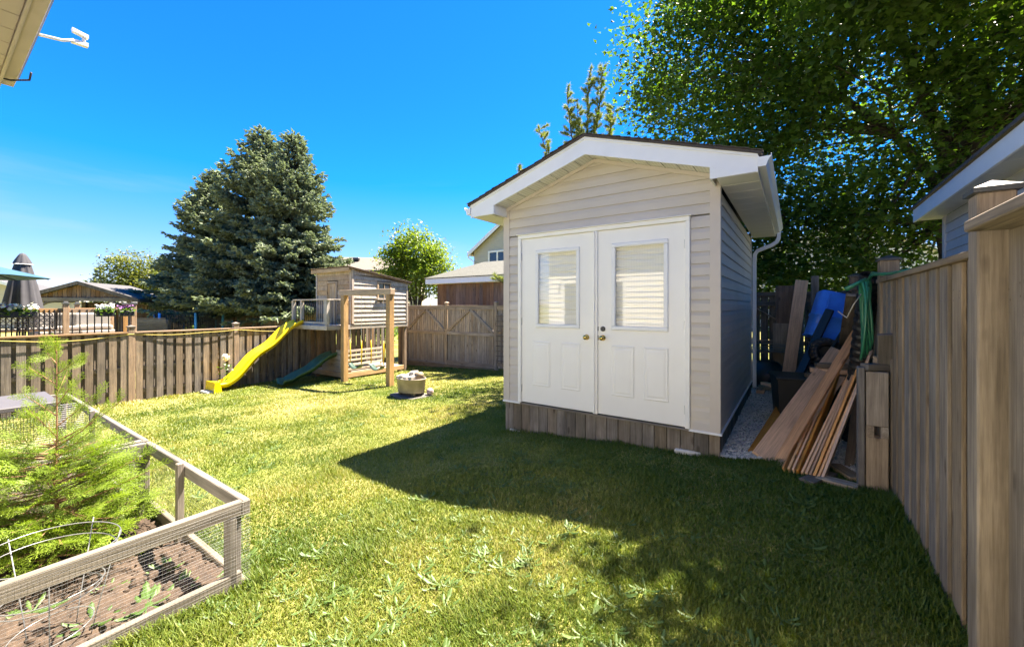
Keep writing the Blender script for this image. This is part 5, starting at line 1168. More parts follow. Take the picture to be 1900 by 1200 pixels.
hexa('roof', WS, WSM, [(-2.45, -.34, wz + .17), (-1.2, 1.6, wz + .86), (-1.0, 1.7, wz + .86), (-2.45, 3.2, wz + .17), (-2.45, -.34, wz + .20), (-1.2, 1.6, wz + .90), (-1.0, 1.7, wz + .90), (-2.45, 3.2, wz + .2)], ROOFG)
# --- cream two storey house far behind
CHd = 30.0; c0 = at(880, 568, CHd); c1 = at(1010, 568, CHd - 3.4)
xd = (Vector((c1.x - c0.x, c1.y - c0.y, 0))).normalized(); w_ = 8.4
CHM = Matrix.Translation(Vector((c0.x, c0.y, -1.0)) + xd * w_ / 2) @ Matrix.Rotation(math.atan2(xd.y, xd.x), 4, 'Z')
zeave = EYE + (568 - 466) / 760 * CHd + 1.0
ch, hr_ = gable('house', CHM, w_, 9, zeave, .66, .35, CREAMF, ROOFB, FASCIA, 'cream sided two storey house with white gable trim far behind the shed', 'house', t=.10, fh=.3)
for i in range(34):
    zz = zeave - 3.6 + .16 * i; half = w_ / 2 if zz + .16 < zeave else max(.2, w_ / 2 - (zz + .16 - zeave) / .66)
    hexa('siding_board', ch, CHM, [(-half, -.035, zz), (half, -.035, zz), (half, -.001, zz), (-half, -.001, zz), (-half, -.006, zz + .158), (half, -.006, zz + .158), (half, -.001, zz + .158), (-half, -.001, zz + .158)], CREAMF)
wx = -w_ / 2 + (Vector((at(911, 480, CHd - .8).x - c0.x, 0, 0))).length * 1.12
wz0, wz1 = EYE + (568 - 490) / 760 * 29 + 1, EYE + (568 - 467) / 760 * 29 + 1
win = box('window', ch, CHM, (wx + .75, -.05, (wz0 + wz1) / 2), (1.5, .02, wz1 - wz0), DGLASS, 0)
for xx in (wx, wx + .75, wx + 1.5): box('window_frame', win, CHM, (xx, -.07, (wz0 + wz1) / 2), (.12, .06, wz1 - wz0 + .1), WHITE, .004)
for zz in (wz0, wz1): box('window_frame', win, CHM, (wx + .75, -.075, zz), (1.62, .06, .12), WHITE, .004)
tube('downspout', ch, CHM, [(-w_ / 2 - .3, -.3, zeave - .3), (-w_ / 2 - .3, -.3, zeave - .5), (-w_ / 2 + .05, -.08, zeave - .8), (-w_ / 2 + .05, -.08, 1)], .05, WHITE, 6)
# --- tan roof behind the playhouse
p = at(672, 568, 30); RM = T((p.x, p.y, -1.5)) @ Matrix.Rotation(.15, 4, 'Z')
hz_ = EYE + (568 - 506) / 760 * 30 + 1.5
rb = thing('house', RM, 'far house with tan shingle roof showing above the playhouse', 'house')
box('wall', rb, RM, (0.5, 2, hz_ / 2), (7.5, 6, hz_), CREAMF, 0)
hexa('roof', rb, RM, [(-3.8, -1.4, hz_), (5, -1.4, hz_), (5, 2, hz_ + 1.25), (-1.8, 2, hz_ + 1.25), (-3.8, -1.4, hz_ + .1), (5, -1.4, hz_ + .1), (5, 2.02, hz_ + 1.35), (-1.8, 2.02, hz_ + 1.35)], ROOFB)
hexa('roof', rb, RM, [(-3.8, 5.4, hz_), (5, 5.4, hz_), (5, 2.03, hz_ + 1.25), (-1.8, 2.03, hz_ + 1.25), (-3.8, 5.4, hz_ + .1), (5, 5.4, hz_ + .1), (5, 2.03, hz_ + 1.35), (-1.8, 2.03, hz_ + 1.35)], ROOFB)
box('roof_vent', rb, RM, (-.6, .9, hz_ + 1.08), (.45, .4, .22), PEWTER, .03)
# --- pale house glimpsed through the maple
p = at(1560, 568, 27); PHM = T((p.x, p.y, -.8)) @ Matrix.Rotation(-.35, 4, 'Z')
gh, _ = gable('house', PHM, 15, 9, 4.6, .45, .4, VINYLW, ROOFB, FASCIA, 'pale grey house glimpsed through the leaves of the big maple', 'house', t=.1)
for i in range(4):
    w = box('window', gh, PHM, (-5.4 + 3.6 * i, -.02, 2.6), (1.3, .03, 1.2), DGLASS, 0); box('window_frame', w, PHM, (-5.4 + 3.6 * i, -.04, 3.25), (1.5, .05, .1), WHITE, .004); box('window_frame', w, PHM, (-5.4 + 3.6 * i, -.04, 1.95), (1.5, .05, .1), WHITE, .004)
# --- left: pavilion with barn board gable
pv = at(152, 568, 16.5); gpv = float(gz(pv.x, pv.y)); PVM = T((pv.x, pv.y, gpv)) @ Matrix.Rotation(math.radians(20), 4, 'Z')
s_ = 16.5 / 760; hwv = EYE + (568 - 551) * s_ - gpv
pvn, _ = gable('pavilion', PVM, 3.3, 3.4, hwv - .06, .36, .28, W_RED, ROOFS, W_GREY, 'open timber pavilion with barn board gable and grey roof', 'pavilion', boards=.14, t=.06, fh=.14)
for c in list(pvn.children):
    if c.name.startswith('wall') : bpy.data.objects.remove(c)
n_ = 22
for i in range(n_):
    x0 = -1.6 + 3.2 * i / n_; x1 = x0 + 3.2 / n_ - .012; f = lambda x: hwv - .06 + (1.65 - abs(x)) * .36 - .02
    prism('gable_board', pvn, PVM, [(x0, hwv - .04), (x1, hwv - .04), (x1, f(x1)), (x0, f(x0))], -.02, .0, W_RED)
box('tie_beam', pvn, PVM, (0, -.03, hwv - .10), (3.5, .14, .14), W_GREY, .006)
for s2 in (-1, 1):
    for yy in (0.05, 3.2): box('post', pvn, PVM, (s2 * 1.5, yy, (hwv - .18) / 2), (.15, .15, hwv - .18), W_GREY, .006)
    tube('brace', pvn, PVM, [(s2 * 1.45, -.02, hwv - .65), (s2 * 1.3, -.02, hwv - .40), (s2 * 1.05, -.02, hwv - .22), (s2 * .85, -.02, hwv - .17)], .05, W_GREY, 6)
for i in range(20): box('back_board', pvn, PVM, (-1.5 + .15 * (i + .5), 3.3, hwv / 2 - .1), (.142, .02, hwv - .2), W_RED, .002)
# far slate roofs at the left border
for (px_, py_, d_, w_, lb) in ((-15, 545, 24, 6.0, 'grey roofed house at the far left edge behind the umbrella'), (66, 552, 30, 4.5, 'small far roof between closed umbrella and pavilion')):
    p = at(px_, 568, d_); hh = EYE + (568 - py_) / 760 * d_ + 1.2
    M_ = T((p.x, p.y, -1.2)) @ Matrix.Rotation(math.radians(35), 4, 'Z'); gable('house', M_, w_, 7, hh - .25, .35, .35, CREAMF, ROOFS, FASCIA, lb, 'house', t=.08)
# --- deck with railing behind the left fence
DA = -14.2; dk = thing('deck', YM(DA - 1.6, 2.2, gY(DA, 2)), 'brown timber deck with black balusters beyond the left fence', 'deck')
db = [on_a(p_, 590, DA)[0] for p_ in (-60, 122, 248)]
RZ = on_a(185, 572, DA)[1]; FZ = RZ - .92
for i in range(22): box('deck_board', dk, RY, (DA - .07 - .145 * i, (db[0] + db[2]) / 2, FZ - .015), (.138, db[2] - db[0], .03), W_DECK, .003)
box('rim_board', dk, RY, (DA + .02, (db[0] + db[2]) / 2, FZ - .12), (.04, db[2] - db[0], .2), W_DECK, .004)
for aa in (DA - .05, DA - 2.9):
    for bb_ in (db[0] + .1, db[2] - .1): box('leg', dk, RY, (aa, bb_, FZ - .6), (.12, .12, 1.1), W_DECK, .004)
def rail_run(b0, b1, a, n_):
    box('hand_rail', dk, RY, (a, (b0 + b1) / 2, RZ - .05), (.045, b1 - b0 - .11, .10), W_DECK, .004); box('bottom_rail', dk, RY, (a, (b0 + b1) / 2, FZ + .10), (.04, b1 - b0 - .11, .08), W_DECK, .004)
    for i in range(n_):
        bb_ = b0 + .1 + (b1 - b0 - .2) * i / (n_ - 1); box('baluster', dk, RY, (a + .035, bb_, (RZ + FZ) / 2 + .0), (.022, .022, RZ - FZ - .06), BLACKM, .002)
def deck_post(a, b):
    po = box('post', dk, RY, (a, b, (FZ + RZ + .10) / 2), (.10, .10, RZ + .10 - FZ), W_DECK, .005)
    box('post_cap', po, RY, (a, b, RZ + .12), (.13, .13, .03), CAPM, .004); box('post_cap', po, RY, (a, b, RZ + .15), (.08, .08, .03), CAPM, .01)
rail_run(db[0], db[1], DA, 16); rail_run(db[1], db[2], DA, 9)
for b in db: deck_post(DA, b)
for p_ in (143, 206, 232): deck_post(DA - 2.2, on_a(p_, 590, DA - 2.2)[0])
box('hand_rail', dk, RY, (DA - 2.2, (on_a(143, 590, DA - 2.2)[0] + on_a(232, 590, DA - 2.2)[0]) / 2, RZ - .05), (.045, 1.4, .1), W_DECK, .004)
# flowers in boxes on the rail
PGREEN = leafmat('petunia_leaf', (.05, .12, .02), (.12, .2, .04))
def flowers(px_, n_, w_, mat, label, a=DA):
    b, z_ = on_a(px_, 566, a); M = YM(a + .10, b, RZ - .06)
    o = thing('flower_box', M, label, 'flowers', 'flower boxes hanging on the deck rail')
    box('planter', o, M, (.08, 0, -.07), (.16, w_, .14), BLACKP, .01)
    r_ = np.random.default_rng(int(abs(px_)) + 1)
    for nm, mt, k_, zz, sc in (('leaves', PGREEN, n_ * 2, .04, .07), ('blossoms', mat, n_, .09, .065)):
        V_, F_, t_ = scatter([(-.5, 0, 0), (0, -.5, .1), (.5, 0, 0), (0, .5, .1)], [(0, 1, 2, 3)], np.c_[r_.normal(.06, .07, k_), r_.uniform(-w_ / 2, w_ / 2, k_), r_.normal(zz, .035, k_) - (.10 * r_.random(k_) if nm == 'leaves' else 0)], randrot(k_, .7, r_), r_.uniform(.7, 1.3, k_) * sc, r_.random(k_))
        npmesh(nm, V_, F_, mt, M, o, t_)
flowers(32, 120, .55, PETAL, 'white petunias in a box left of the closed umbrella'); flowers(3, 60, .25, PURPLE, 'purple flowers in a box at the left picture edge')
flowers(192, 80, .32, PETAL, 'white petunias in a box right of the middle deck post'); flowers(231, 60, .28, PURPLE, 'purple flowers in a box at the right end of the deck rail')
# patio chairs with lattice backs
def chair(px_, label):
    a = DA - .75; b, _z = on_a(px_, 590, a); M = YM(a, b, FZ)
    o = thing('patio_chair', M, label, 'chair', 'black patio chairs on the deck')
    g = Geo(); W2, z0, z1 = .30, .38, .86
    g.tube([(0, -W2, .4), (.06, -W2, z1 - .05), (.07, -W2 + .06, z1), (.07, W2 - .06, z1), (.06, W2, z1 - .05), (0, W2, .4)], .02, 6); g.build('back_frame', BLACKM, M, o)
    g = Geo()
    for r_ in range(7):
        for c_ in range(6):
            cy, cz_ = -W2 + .055 + .097 * c_ + (.048 if r_ % 2 else 0), .45 + .062 * r_
            if cy > W2 - .03: continue
            g.tube([(.05, cy + .045 * math.cos(k_ * math.pi / 3), cz_ + .036 * math.sin(k_ * math.pi / 3)) for k_ in range(7)], .009, 4)
    g.build('lattice_back', BLACKM, M, o)
    box('seat', o, M, (-.26, 0, .40), (.52, .56, .07), CUSH, .02)
    for sx_ in (-.48, 0):
        for sy_ in (-.28, .28): tube('leg', o, M, [(sx_, sy_, .38), (sx_, sy_, 0)], .018, BLACKM, 6)
    for sy_ in (-.3, .3): tube('armrest', o, M, [(.05, sy_, .62), (-.25, sy_, .63), (-.48, sy_, .6), (-.5, sy_, .38)], .018, BLACKM, 6)
chair(12, 'black lattice backed patio chair at the left picture edge'); chair(70, 'black lattice backed patio chair below the closed umbrella')
# light cushioned sofa and table further back on the deck
def sofa(px_, label, w_):
    a = DA - 1.7; b, _z = on_a(px_, 590, a); M = YM(a, b, FZ); o = thing('outdoor_sofa', M, label, 'sofa', 'cushioned seats on the deck')
    box('base', o, M, (0, 0, .18), (.75, w_, .3), CUSH, .03); box('backrest', o, M, (-.3, 0, .55), (.18, w_, .5), CUSH, .06); box('cushion', o, M, (.05, 0, .40), (.6, w_ - .1, .14), CUSH, .05)
sofa(148, 'pale cushioned sofa behind the middle deck post', 1.3); sofa(110, 'pale cushioned seat behind the patio chairs', .8)
# closed charcoal umbrella
ub, uz = on_a(42, 470, DA - 1.3); UM = YM(DA - 1.3, ub, FZ)
um = thing('patio_umbrella', UM, 'closed charcoal patio umbrella on the deck', 'umbrella')
ht = uz - FZ; g = Geo(); seg = 32
for i, (r_, z_) in enumerate([(.315, ht - 1.42), (.28, ht - 1.2), (.215, ht - .8), (.15, ht - .42), (.115, ht - .25), (.12, ht - .22)]):
    for k_ in range(seg):
        t_ = 2 * math.pi * k_ / seg; rr_ = r_ * (1 + .17 * math.cos(8 * t_ + z_)); g.v.append((rr_ * math.cos(t_), rr_ * math.sin(t_), z_))
for i in range(5):
    for k_ in range(seg): g.f.append((i * seg + k_, i * seg + (k_ + 1) % seg, (i + 1) * seg + (k_ + 1) % seg, (i + 1) * seg + k_))
g.build('canopy', CHARC, UM, um, True)
g = Geo(); g.lathe([(.155, ht - .27), (.12, ht - .17), (.07, ht - .06), (.04, ht - .01), (.0, ht)], 24); g.v = [(x * (1 + .1 * math.cos(8 * math.atan2(y, x))), y * (1 + .1 * math.cos(8 * math.atan2(y, x))), z_) for x, y, z_ in g.v]; g.build('top_vent', CHARC, UM, um, True)
tube('vent_piping', um, UM, [(.155 * (1 + .1 * math.cos(8 * t_)) * math.cos(t_), .155 * (1 + .1 * math.cos(8 * t_)) * math.sin(t_), ht - .27) for t_ in np.linspace(0, 2 * math.pi, 49)], .008, WHITE, 4)
tube('pole', um, UM, [(0, 0, 0), (0, 0, ht)], .022, BLACKM, 8)
# open teal umbrella, mostly outside the frame
tp_ = at(95, 517, 9.2); cen = Vector((tp_.x - .664 * 1.75, tp_.y - .747 * 1.75, tp_.z + .52)); TM = T((cen.x, cen.y, FZ))
tu = thing('patio_umbrella', TM, 'open teal patio umbrella reaching in at the left edge', 'umbrella')
R_ = (Vector((tp_.x, tp_.y)) - Vector((cen.x, cen.y))).length; ang = math.atan2(tp_.y - cen.y, tp_.x - cen.x); zt_ = cen.z - FZ; ze_ = tp_.z - FZ
vs_ = [(0, 0, zt_)] + [(R_ * math.cos(ang + k_ * math.pi / 4), R_ * math.sin(ang + k_ * math.pi / 4), ze_) for k_ in range(8)]
vs_ += [(x * .985, y * .985, z_ - .015) for x, y, z_ in vs_]
fs = [(0, 1 + k_, 1 + (k_ + 1) % 8) for k_ in range(8)] + [(9, 10 + (k_ + 1) % 8, 10 + k_) for k_ in range(8)] + [(1 + k_, 10 + k_, 10 + (k_ + 1) % 8, 1 + (k_ + 1) % 8) for k_ in range(8)]
obj('canopy', mesh('canopy', vs_, fs, TEAL), TM, tu)
for k_ in range(8): tube('rib', tu, TM, [(0, 0, zt_ - .03), (R_ * .98 * math.cos(ang + k_ * math.pi / 4), R_ * .98 * math.sin(ang + k_ * math.pi / 4), ze_ - .025)], .01, BLACKM, 5)
tube('pole', tu, TM, [(0, 0, -1.2), (0, 0, zt_)], .024, BLACKM, 8)
# --- trampoline
tc_ = at(352, 568, 17.0); tg = float(gz(tc_.x, tc_.y)); TRM = T((tc_.x, tc_.y, tg)); tr_ = thing('trampoline', TRM, 'trampoline with blue padded poles and black net beyond the fence', 'trampoline')
tz = EYE + (568 - 580) / 760 * 17.0 - tg; R_ = 1.18
for k_ in range(6):
    t_ = k_ * math.pi / 3 + .3; tube('pole', tr_, TRM, [(R_ * math.cos(t_), R_ * math.sin(t_), 0), (R_ * math.cos(t_), R_ * math.sin(t_), tz)], .045, BLUEPOLE, 8)
    tube('pole_cap', tr_, TRM, [(R_ * math.cos(t_), R_ * math.sin(t_), tz), (R_ * math.cos(t_), R_ * math.sin(t_), tz + .07)], .03, BLACKP, 8)
g = Geo(); r_ = .004
for k_ in range(90): t_ = 2 * math.pi * k_ / 90; g.add(*tubegeo([(R_ * .93 * math.cos(t_), R_ * .93 * math.sin(t_), .6), (R_ * .93 * math.cos(t_), R_ * .93 * math.sin(t_), tz - .02 - .05 * math.sin(t_ * 3) ** 2)], .012, 3, False))
for j in range(20): g.add(*tubegeo([(R_ * .93 * math.cos(t_), R_ * .93 * math.sin(t_), .62 + (tz - .70) * j / 19) for t_ in np.linspace(0, 2 * math.pi, 31)], .009, 3, False))
g.build('net', BLACKP, TRM, tr_)
g = Geo(); g.lathe([(0, .62), (R_ * .85, .62), (R_ * .86, .6)], 30); g.build('mat', BLACKP, TRM, tr_); g = Geo(); g.lathe([(R_ * .86, .63), (R_ * 1.03, .63), (R_ * 1.03, .58), (R_ * .86, .6)], 30); g.build('pad', BLUEPOLE, TRM, tr_)
# --- far tan fence behind the trampoline and low dark fence left of it
def far_fence(name, p0, p1, ztop, bw, mat, label, pst=W_POST):
    d_ = Vector((p1.x - p0.x, p1.y - p0.y, 0)); L_ = d_.length; M = T((p0.x, p0.y, 0)) @ Matrix.Rotation(math.atan2(d_.y, d_.x), 4, 'Z')
    o = thing(name, M @ T((L_ / 2, 0, float(gz((p0.x + p1.x) / 2, (p0.y + p1.y) / 2)))), label, 'fence'); n_ = int(L_ / bw)
    for i in range(n_):
        x = bw * (i + .5); w = M @ Vector((x, 0, 0)); g_ = float(gz(w.x, w.y)); box('fence_board', o, M, (x, 0, (ztop + g_) / 2), (bw - .012, .02, ztop - g_), mat, .003)
    for i in range(int(L_ / 2.2) + 1): w = M @ Vector((2.2 * i, 0, 0)); g_ = float(gz(w.x, w.y)); box('post', o, M, (2.2 * i, -.05, (ztop + .12 + g_) / 2), (.12, .1, ztop + .12 - g_), pst, .004)
    for zz in (ztop - .1, ztop - 1.2): box('rail', o, M, (L_ / 2, -.025, zz), (L_, .03, .09), mat, .003)
far_fence('plank_fence', at(395, 568, 21), at(625, 568, 15.8), EYE + (568 - 583) / 760 * 18.5, .15, W_TAN, 'tan board fence far behind the yellow slide')
far_fence('plank_fence', at(240, 568, 22), at(395, 568, 22), EYE + (568 - 574) / 760 * 22, .16, W_FENCE, 'dark fence far behind the trampoline', W_FENCE)
lb_ = at(283, 568, 15.5); LM = T((lb_.x, lb_.y, float(gz(lb_.x, lb_.y)))) @ Matrix.Rotation(.2, 4, 'Z'); zb_ = EYE + (568 - 590) / 760 * 15.5 - LM.translation.z
ln = thing('deck_box', LM, 'low slatted grey deck box left of the trampoline', 'box')
for i in range(14): box('slat', ln, LM, (0, -.26 + .01 * i, zb_ - .035 * i), (1.15, .015, .026), W_GREY, .002)
box('panel', ln, LM, (0, .0, zb_ / 2 - .05), (1.15, .18, zb_), W_GREY, .004)

# ================================================================== TREES
def tubes_np(segs, seg=6):
    g = Geo()
    for pts, rs in segs: g.add(*tubegeo(pts, rs, seg, False))
    return g
LEAF4 = ([(0, -.5, 0), (.28, -.05, .05), (0, .5, -.02), (-.28, -.05, .05)], [(0, 1, 2), (0, 2, 3)])
mo = [];                                                  # maple leaf outline: five pointed lobes
for an, r_ in ((-90, .28), (2, .58), (50, .30), (90, .66), (130, .30), (178, .58)):
    mo.append((r_ * math.cos(math.radians(an)), r_ * math.sin(math.radians(an)), -.10 * abs(math.cos(math.radians(an))) * r_ * 2))
MAPLE = ([(0, 0, .03)] + mo, [(0, 1 + i, 1 + (i + 1) % 6) for i in range(6)])
def broadleaf(name, base, blobs, nclu, nleaf, size, tmpl, lmat, label, trunks, r, clr=.75, flat=.55, bark=W_BARK, inner=.35):
    """blobs: list of (centre, radii). clusters of leaves fill the blobs, limbs reach the clusters"""
    o = thing(name, T(base), label, 'tree'); C_ = []
    vol = np.array([b[1][0] * b[1][1] * b[1][2] for b in blobs]); pr = vol ** .8 / np.sum(vol ** .8)
    while len(C_) < nclu:
        c, rad = blobs[r.choice(len(blobs), p=pr)]; d = r.normal(size=3); d /= np.linalg.norm(d); f = inner + (1 - inner) * r.random() ** .5
        C_.append(np.array(c) + d * np.array(rad) * f)
    C_ = np.array(C_); per = np.maximum(6, r.poisson(nleaf / nclu, nclu)); idx = np.repeat(np.arange(nclu), per)
    cs = r.uniform(.65, 1.25, nclu) * clr
    d = r.normal(size=(len(idx), 3)) * np.array([.55, .55, .55 * flat]); pos = C_[idx] + d * cs[idx][:, None]
    pos[:, 2] -= .12 * (d[:, 0] ** 2 + d[:, 1] ** 2) * cs[idx]
    ct = r.uniform(0, 1, nclu); tint = np.clip(.62 * ct[idx] + .38 * r.random(len(idx)), 0, 1)
    V_, F_, t_ = scatter(tmpl[0], tmpl[1], pos, randrot(len(idx), .55, r), r.uniform(.5, 1.45, len(idx)) * size, tint)
    npmesh('crown', V_ - np.array(base), F_, lmat, T(base), o, t_)
    segs = []; forks = []
    for pts, r0, r1 in trunks:
        n_ = len(pts); segs.append((pts, list(np.linspace(r0, r1, n_)))); forks += [(np.array(p), r0 + (r1 - r0) * i / (n_ - 1)) for i, p in enumerate(pts) if i >= max(1, n_ // 3)]
    FP = np.array([f[0] for f in forks])
    for c in C_[::2]:
        dd = np.linalg.norm(FP - c, axis=1) + np.where(FP[:, 2] > c[2], 2.0, 0); k_ = int(np.argmin(dd)); p0 = FP[k_]; rr_ = min(forks[k_][1] * .45, .012 + .012 * dd[k_])
        m = (p0 + c) / 2 + r.normal(0, .08, 3) * dd[k_] + np.array([0, 0, .06 * dd[k_]]); segs.append(([tuple(p0), tuple(p0 * .5 + m * .5), tuple(m), tuple(c)], [rr_, rr_ * .75, rr_ * .5, rr_ * .2]))
    g = tubes_np(segs, 6); g.v = [(x - base[0], y - base[1], z_ - base[2]) for x, y, z_ in g.v]; g.build('trunk', bark, T(base), o, True)
    return o
r = np.random.default_rng(5)
MAPLEM = leafmat('maple_leaf', (.030, .066, .012), (.10, .175, .030), .48, (1.5, 1.6, .5), .5)
# big maple behind the right corner
mb = np.array([9.6, 8.9, -.1]); mbv = Vector(mb)
def P3(px_, py_, d_): p = at(px_, py_, d_); return (p.x, p.y, p.z)
trunks = [([tuple(mb), (9.6, 8.9, 1.6), (9.7, 9.0, 3.4), P3(1790, 130, 9.1), P3(1775, -60, 9.3), P3(1760, -260, 9.6)], .30, .09),
          ([(9.6, 8.9, 1.8), P3(1755, 280, 9.0), P3(1700, 150, 9.0), P3(1660, 20, 9.2), P3(1600, -160, 9.5)], .19, .05),
          ([(9.6, 8.9, 2.2), P3(1810, 260, 8.8), P3(1840, 80, 8.6), P3(1880, -120, 8.4)], .18, .06),
          ([(9.6, 8.9, 2.6), P3(1730, 330, 9.0), P3(1660, 250, 9.2), P3(1560, 180, 9.6), P3(1450, 120, 10.2), P3(1330, 60, 10.8)], .14, .03),
          ([(9.6, 8.9, 1.4), P3(1740, 420, 8.8), P3(1640, 400, 9.0), P3(1540, 400, 9.3), P3(1460, 420, 9.6)], .09, .02)]
blobs = [((8.9, 9.4, 7.5), (4.2, 4.2, 3.6)), ((5.6, 10.0, 7.6), (2.6, 2.6, 2.8)), ((4.9, 10.9, 8.2), (1.7, 2.0, 2.2)), ((6.4, 9.6, 4.3), (2.3, 2.0, 1.9)), ((7.9, 9.8, 2.9), (2.2, 2.0, 1.5)), ((5.4, 10.6, 3.0), (1.7, 1.6, 1.5)),
         ((10.8, 7.6, 5.0), (2.6, 2.6, 2.6)), ((8.6, 6.8, 8.2), (3.0, 2.8, 2.4)), ((4.2, 11.2, 5.5), (.9, 1.0, .7)), ((6.2, 10.4, 1.9), (1.8, 1.3, .9)), ((9.4, 10.6, 1.9), (2.4, 1.5, 1.4)), ((7.0, 9.9, 1.9), (2.6, .9, 1.1)), ((7.6, 9.4, 3.6), (2.4, 1.6, 1.4)), ((5.4, 10.2, 2.2), (1.2, 1.0, 1.0))]
broadleaf('maple_tree', mb, blobs, 860, 110000, .115, MAPLE, MAPLEM, 'large dark green maple tree towering behind the shed and fence', trunks, r, .85, .55, inner=.35)
# second maple, added mostly out of frame: crown shaped to shade fence and lawn
m2 = np.array([8.3, 3.4, 0.0]); t2 = [([tuple(m2), (8.3, 3.4, 2.2), (8.0, 3.5, 4.0), (7.4, 3.8, 6.0)], .26, .08), ([(8.3, 3.4, 2.4), (7.4, 3.6, 4.4), (6.2, 3.9, 5.8)], .14, .04), ([(8.3, 3.4, 2.8), (8.6, 4.6, 5.0), (8.2, 5.6, 6.6)], .13, .04)]
blobs2 = [((5.35, 4.2, 6.9), (1.25, 1.7, .8)), ((6.0, 5.6, 7.0), (1.4, 1.4, .9))]
broadleaf('maple_tree', m2, blobs2, 170, 26000, .115, MAPLE, MAPLEM, 'added maple mostly out of view at the right, crown shaped to shade the lawn', t2, np.random.default_rng(9), .95, .6, inner=.2)
# round shrub-like tree behind the gate fence
tb_ = at(772, 568, 17.0); gb2 = float(gz(tb_.x, tb_.y)); bt = np.array([tb_.x, tb_.y, gb2]); s_ = 17.0 / 760
cz = lambda py_: EYE + (568 - py_) * s_
bl_ = [((bt[0] + .0, bt[1], cz(465)), (1.05, 1.0, .95)), ((bt[0] + .75, bt[1] + .1, cz(485)), (.85, .9, .75)), ((bt[0] - .75, bt[1] - .1, cz(490)), (.85, .9, .8)), ((bt[0] + .1, bt[1], cz(515)), (1.4, 1.1, .8)), ((bt[0] - .3, bt[1], cz(445)), (.6, .6, .55))]
tk = [([tuple(bt), (bt[0] + .1 * k_, bt[1] + .1 * (k_ % 2), cz(560)), (bt[0] + .28 * k_, bt[1], cz(500)), (bt[0] + .4 * k_, bt[1], cz(455))], .06, .015) for k_ in (-2, -1, 0, 1, 2)]
LIMEM = leafmat('light_green_leaf', (.07, .14, .02), (.22, .29, .045), .4, (1.4, 1.4, .5))
broadleaf('leafy_tree', bt, bl_, 260, 17000, .115, LEAF4, LIMEM, 'bright green multi-stemmed small tree behind the gate fence', tk, np.random.default_rng(4), .42, .8, inner=.3)
# yellowish tree left of the spruces
tl_ = at(258, 568, 24.0); tl = np.array([tl_.x, tl_.y, float(gz(tl_.x, tl_.y))]); s2 = 24 / 760; cz2 = lambda py_: EYE + (568 - py_) * s2
bl_ = [((tl[0], tl[1], cz2(505)), (1.5, 1.4, 1.3)), ((tl[0] - .7, tl[1], cz2(535)), (1.5, 1.3, 1.0)), ((tl[0] + .9, tl[1], cz2(530)), (1.4, 1.3, 1.2))]
YELM = leafmat('yellow_green_leaf', (.065, .105, .02), (.17, .19, .045), .35, (1.3, 1.2, .5))
broadleaf('leafy_tree', tl, bl_, 170, 12000, .15, LEAF4, YELM, 'yellowish green round tree left of the spruces', [([tuple(tl), (tl[0], tl[1], cz2(560)), (tl[0], tl[1], cz2(490))], .12, .03)], np.random.default_rng(6), .6, .6)
# shrubs filling the gaps behind fences
for (px_, d_, w_, ztop_, lb, sd) in ((690, 22, 1.6, 520, 'low green shrub far behind the playhouse', 21), (420, 23, 2.2, 566, 'low dark green shrub under the spruces', 22)):
    q_ = at(px_, 568, d_); qb = np.array([q_.x, q_.y, float(gz(q_.x, q_.y))]); zt_ = EYE + (568 - ztop_) / 760 * d_
    broadleaf('shrub', qb, [((qb[0], qb[1], (qb[2] + zt_) / 2), (w_, w_ * .7, (zt_ - qb[2]) / 2))], 60, 5000, .14, LEAF4, LIMEM, lb, [([tuple(qb), (qb[0], qb[1], (qb[2] + zt_) / 2)], .06, .02)], np.random.default_rng(sd), .5, .7)

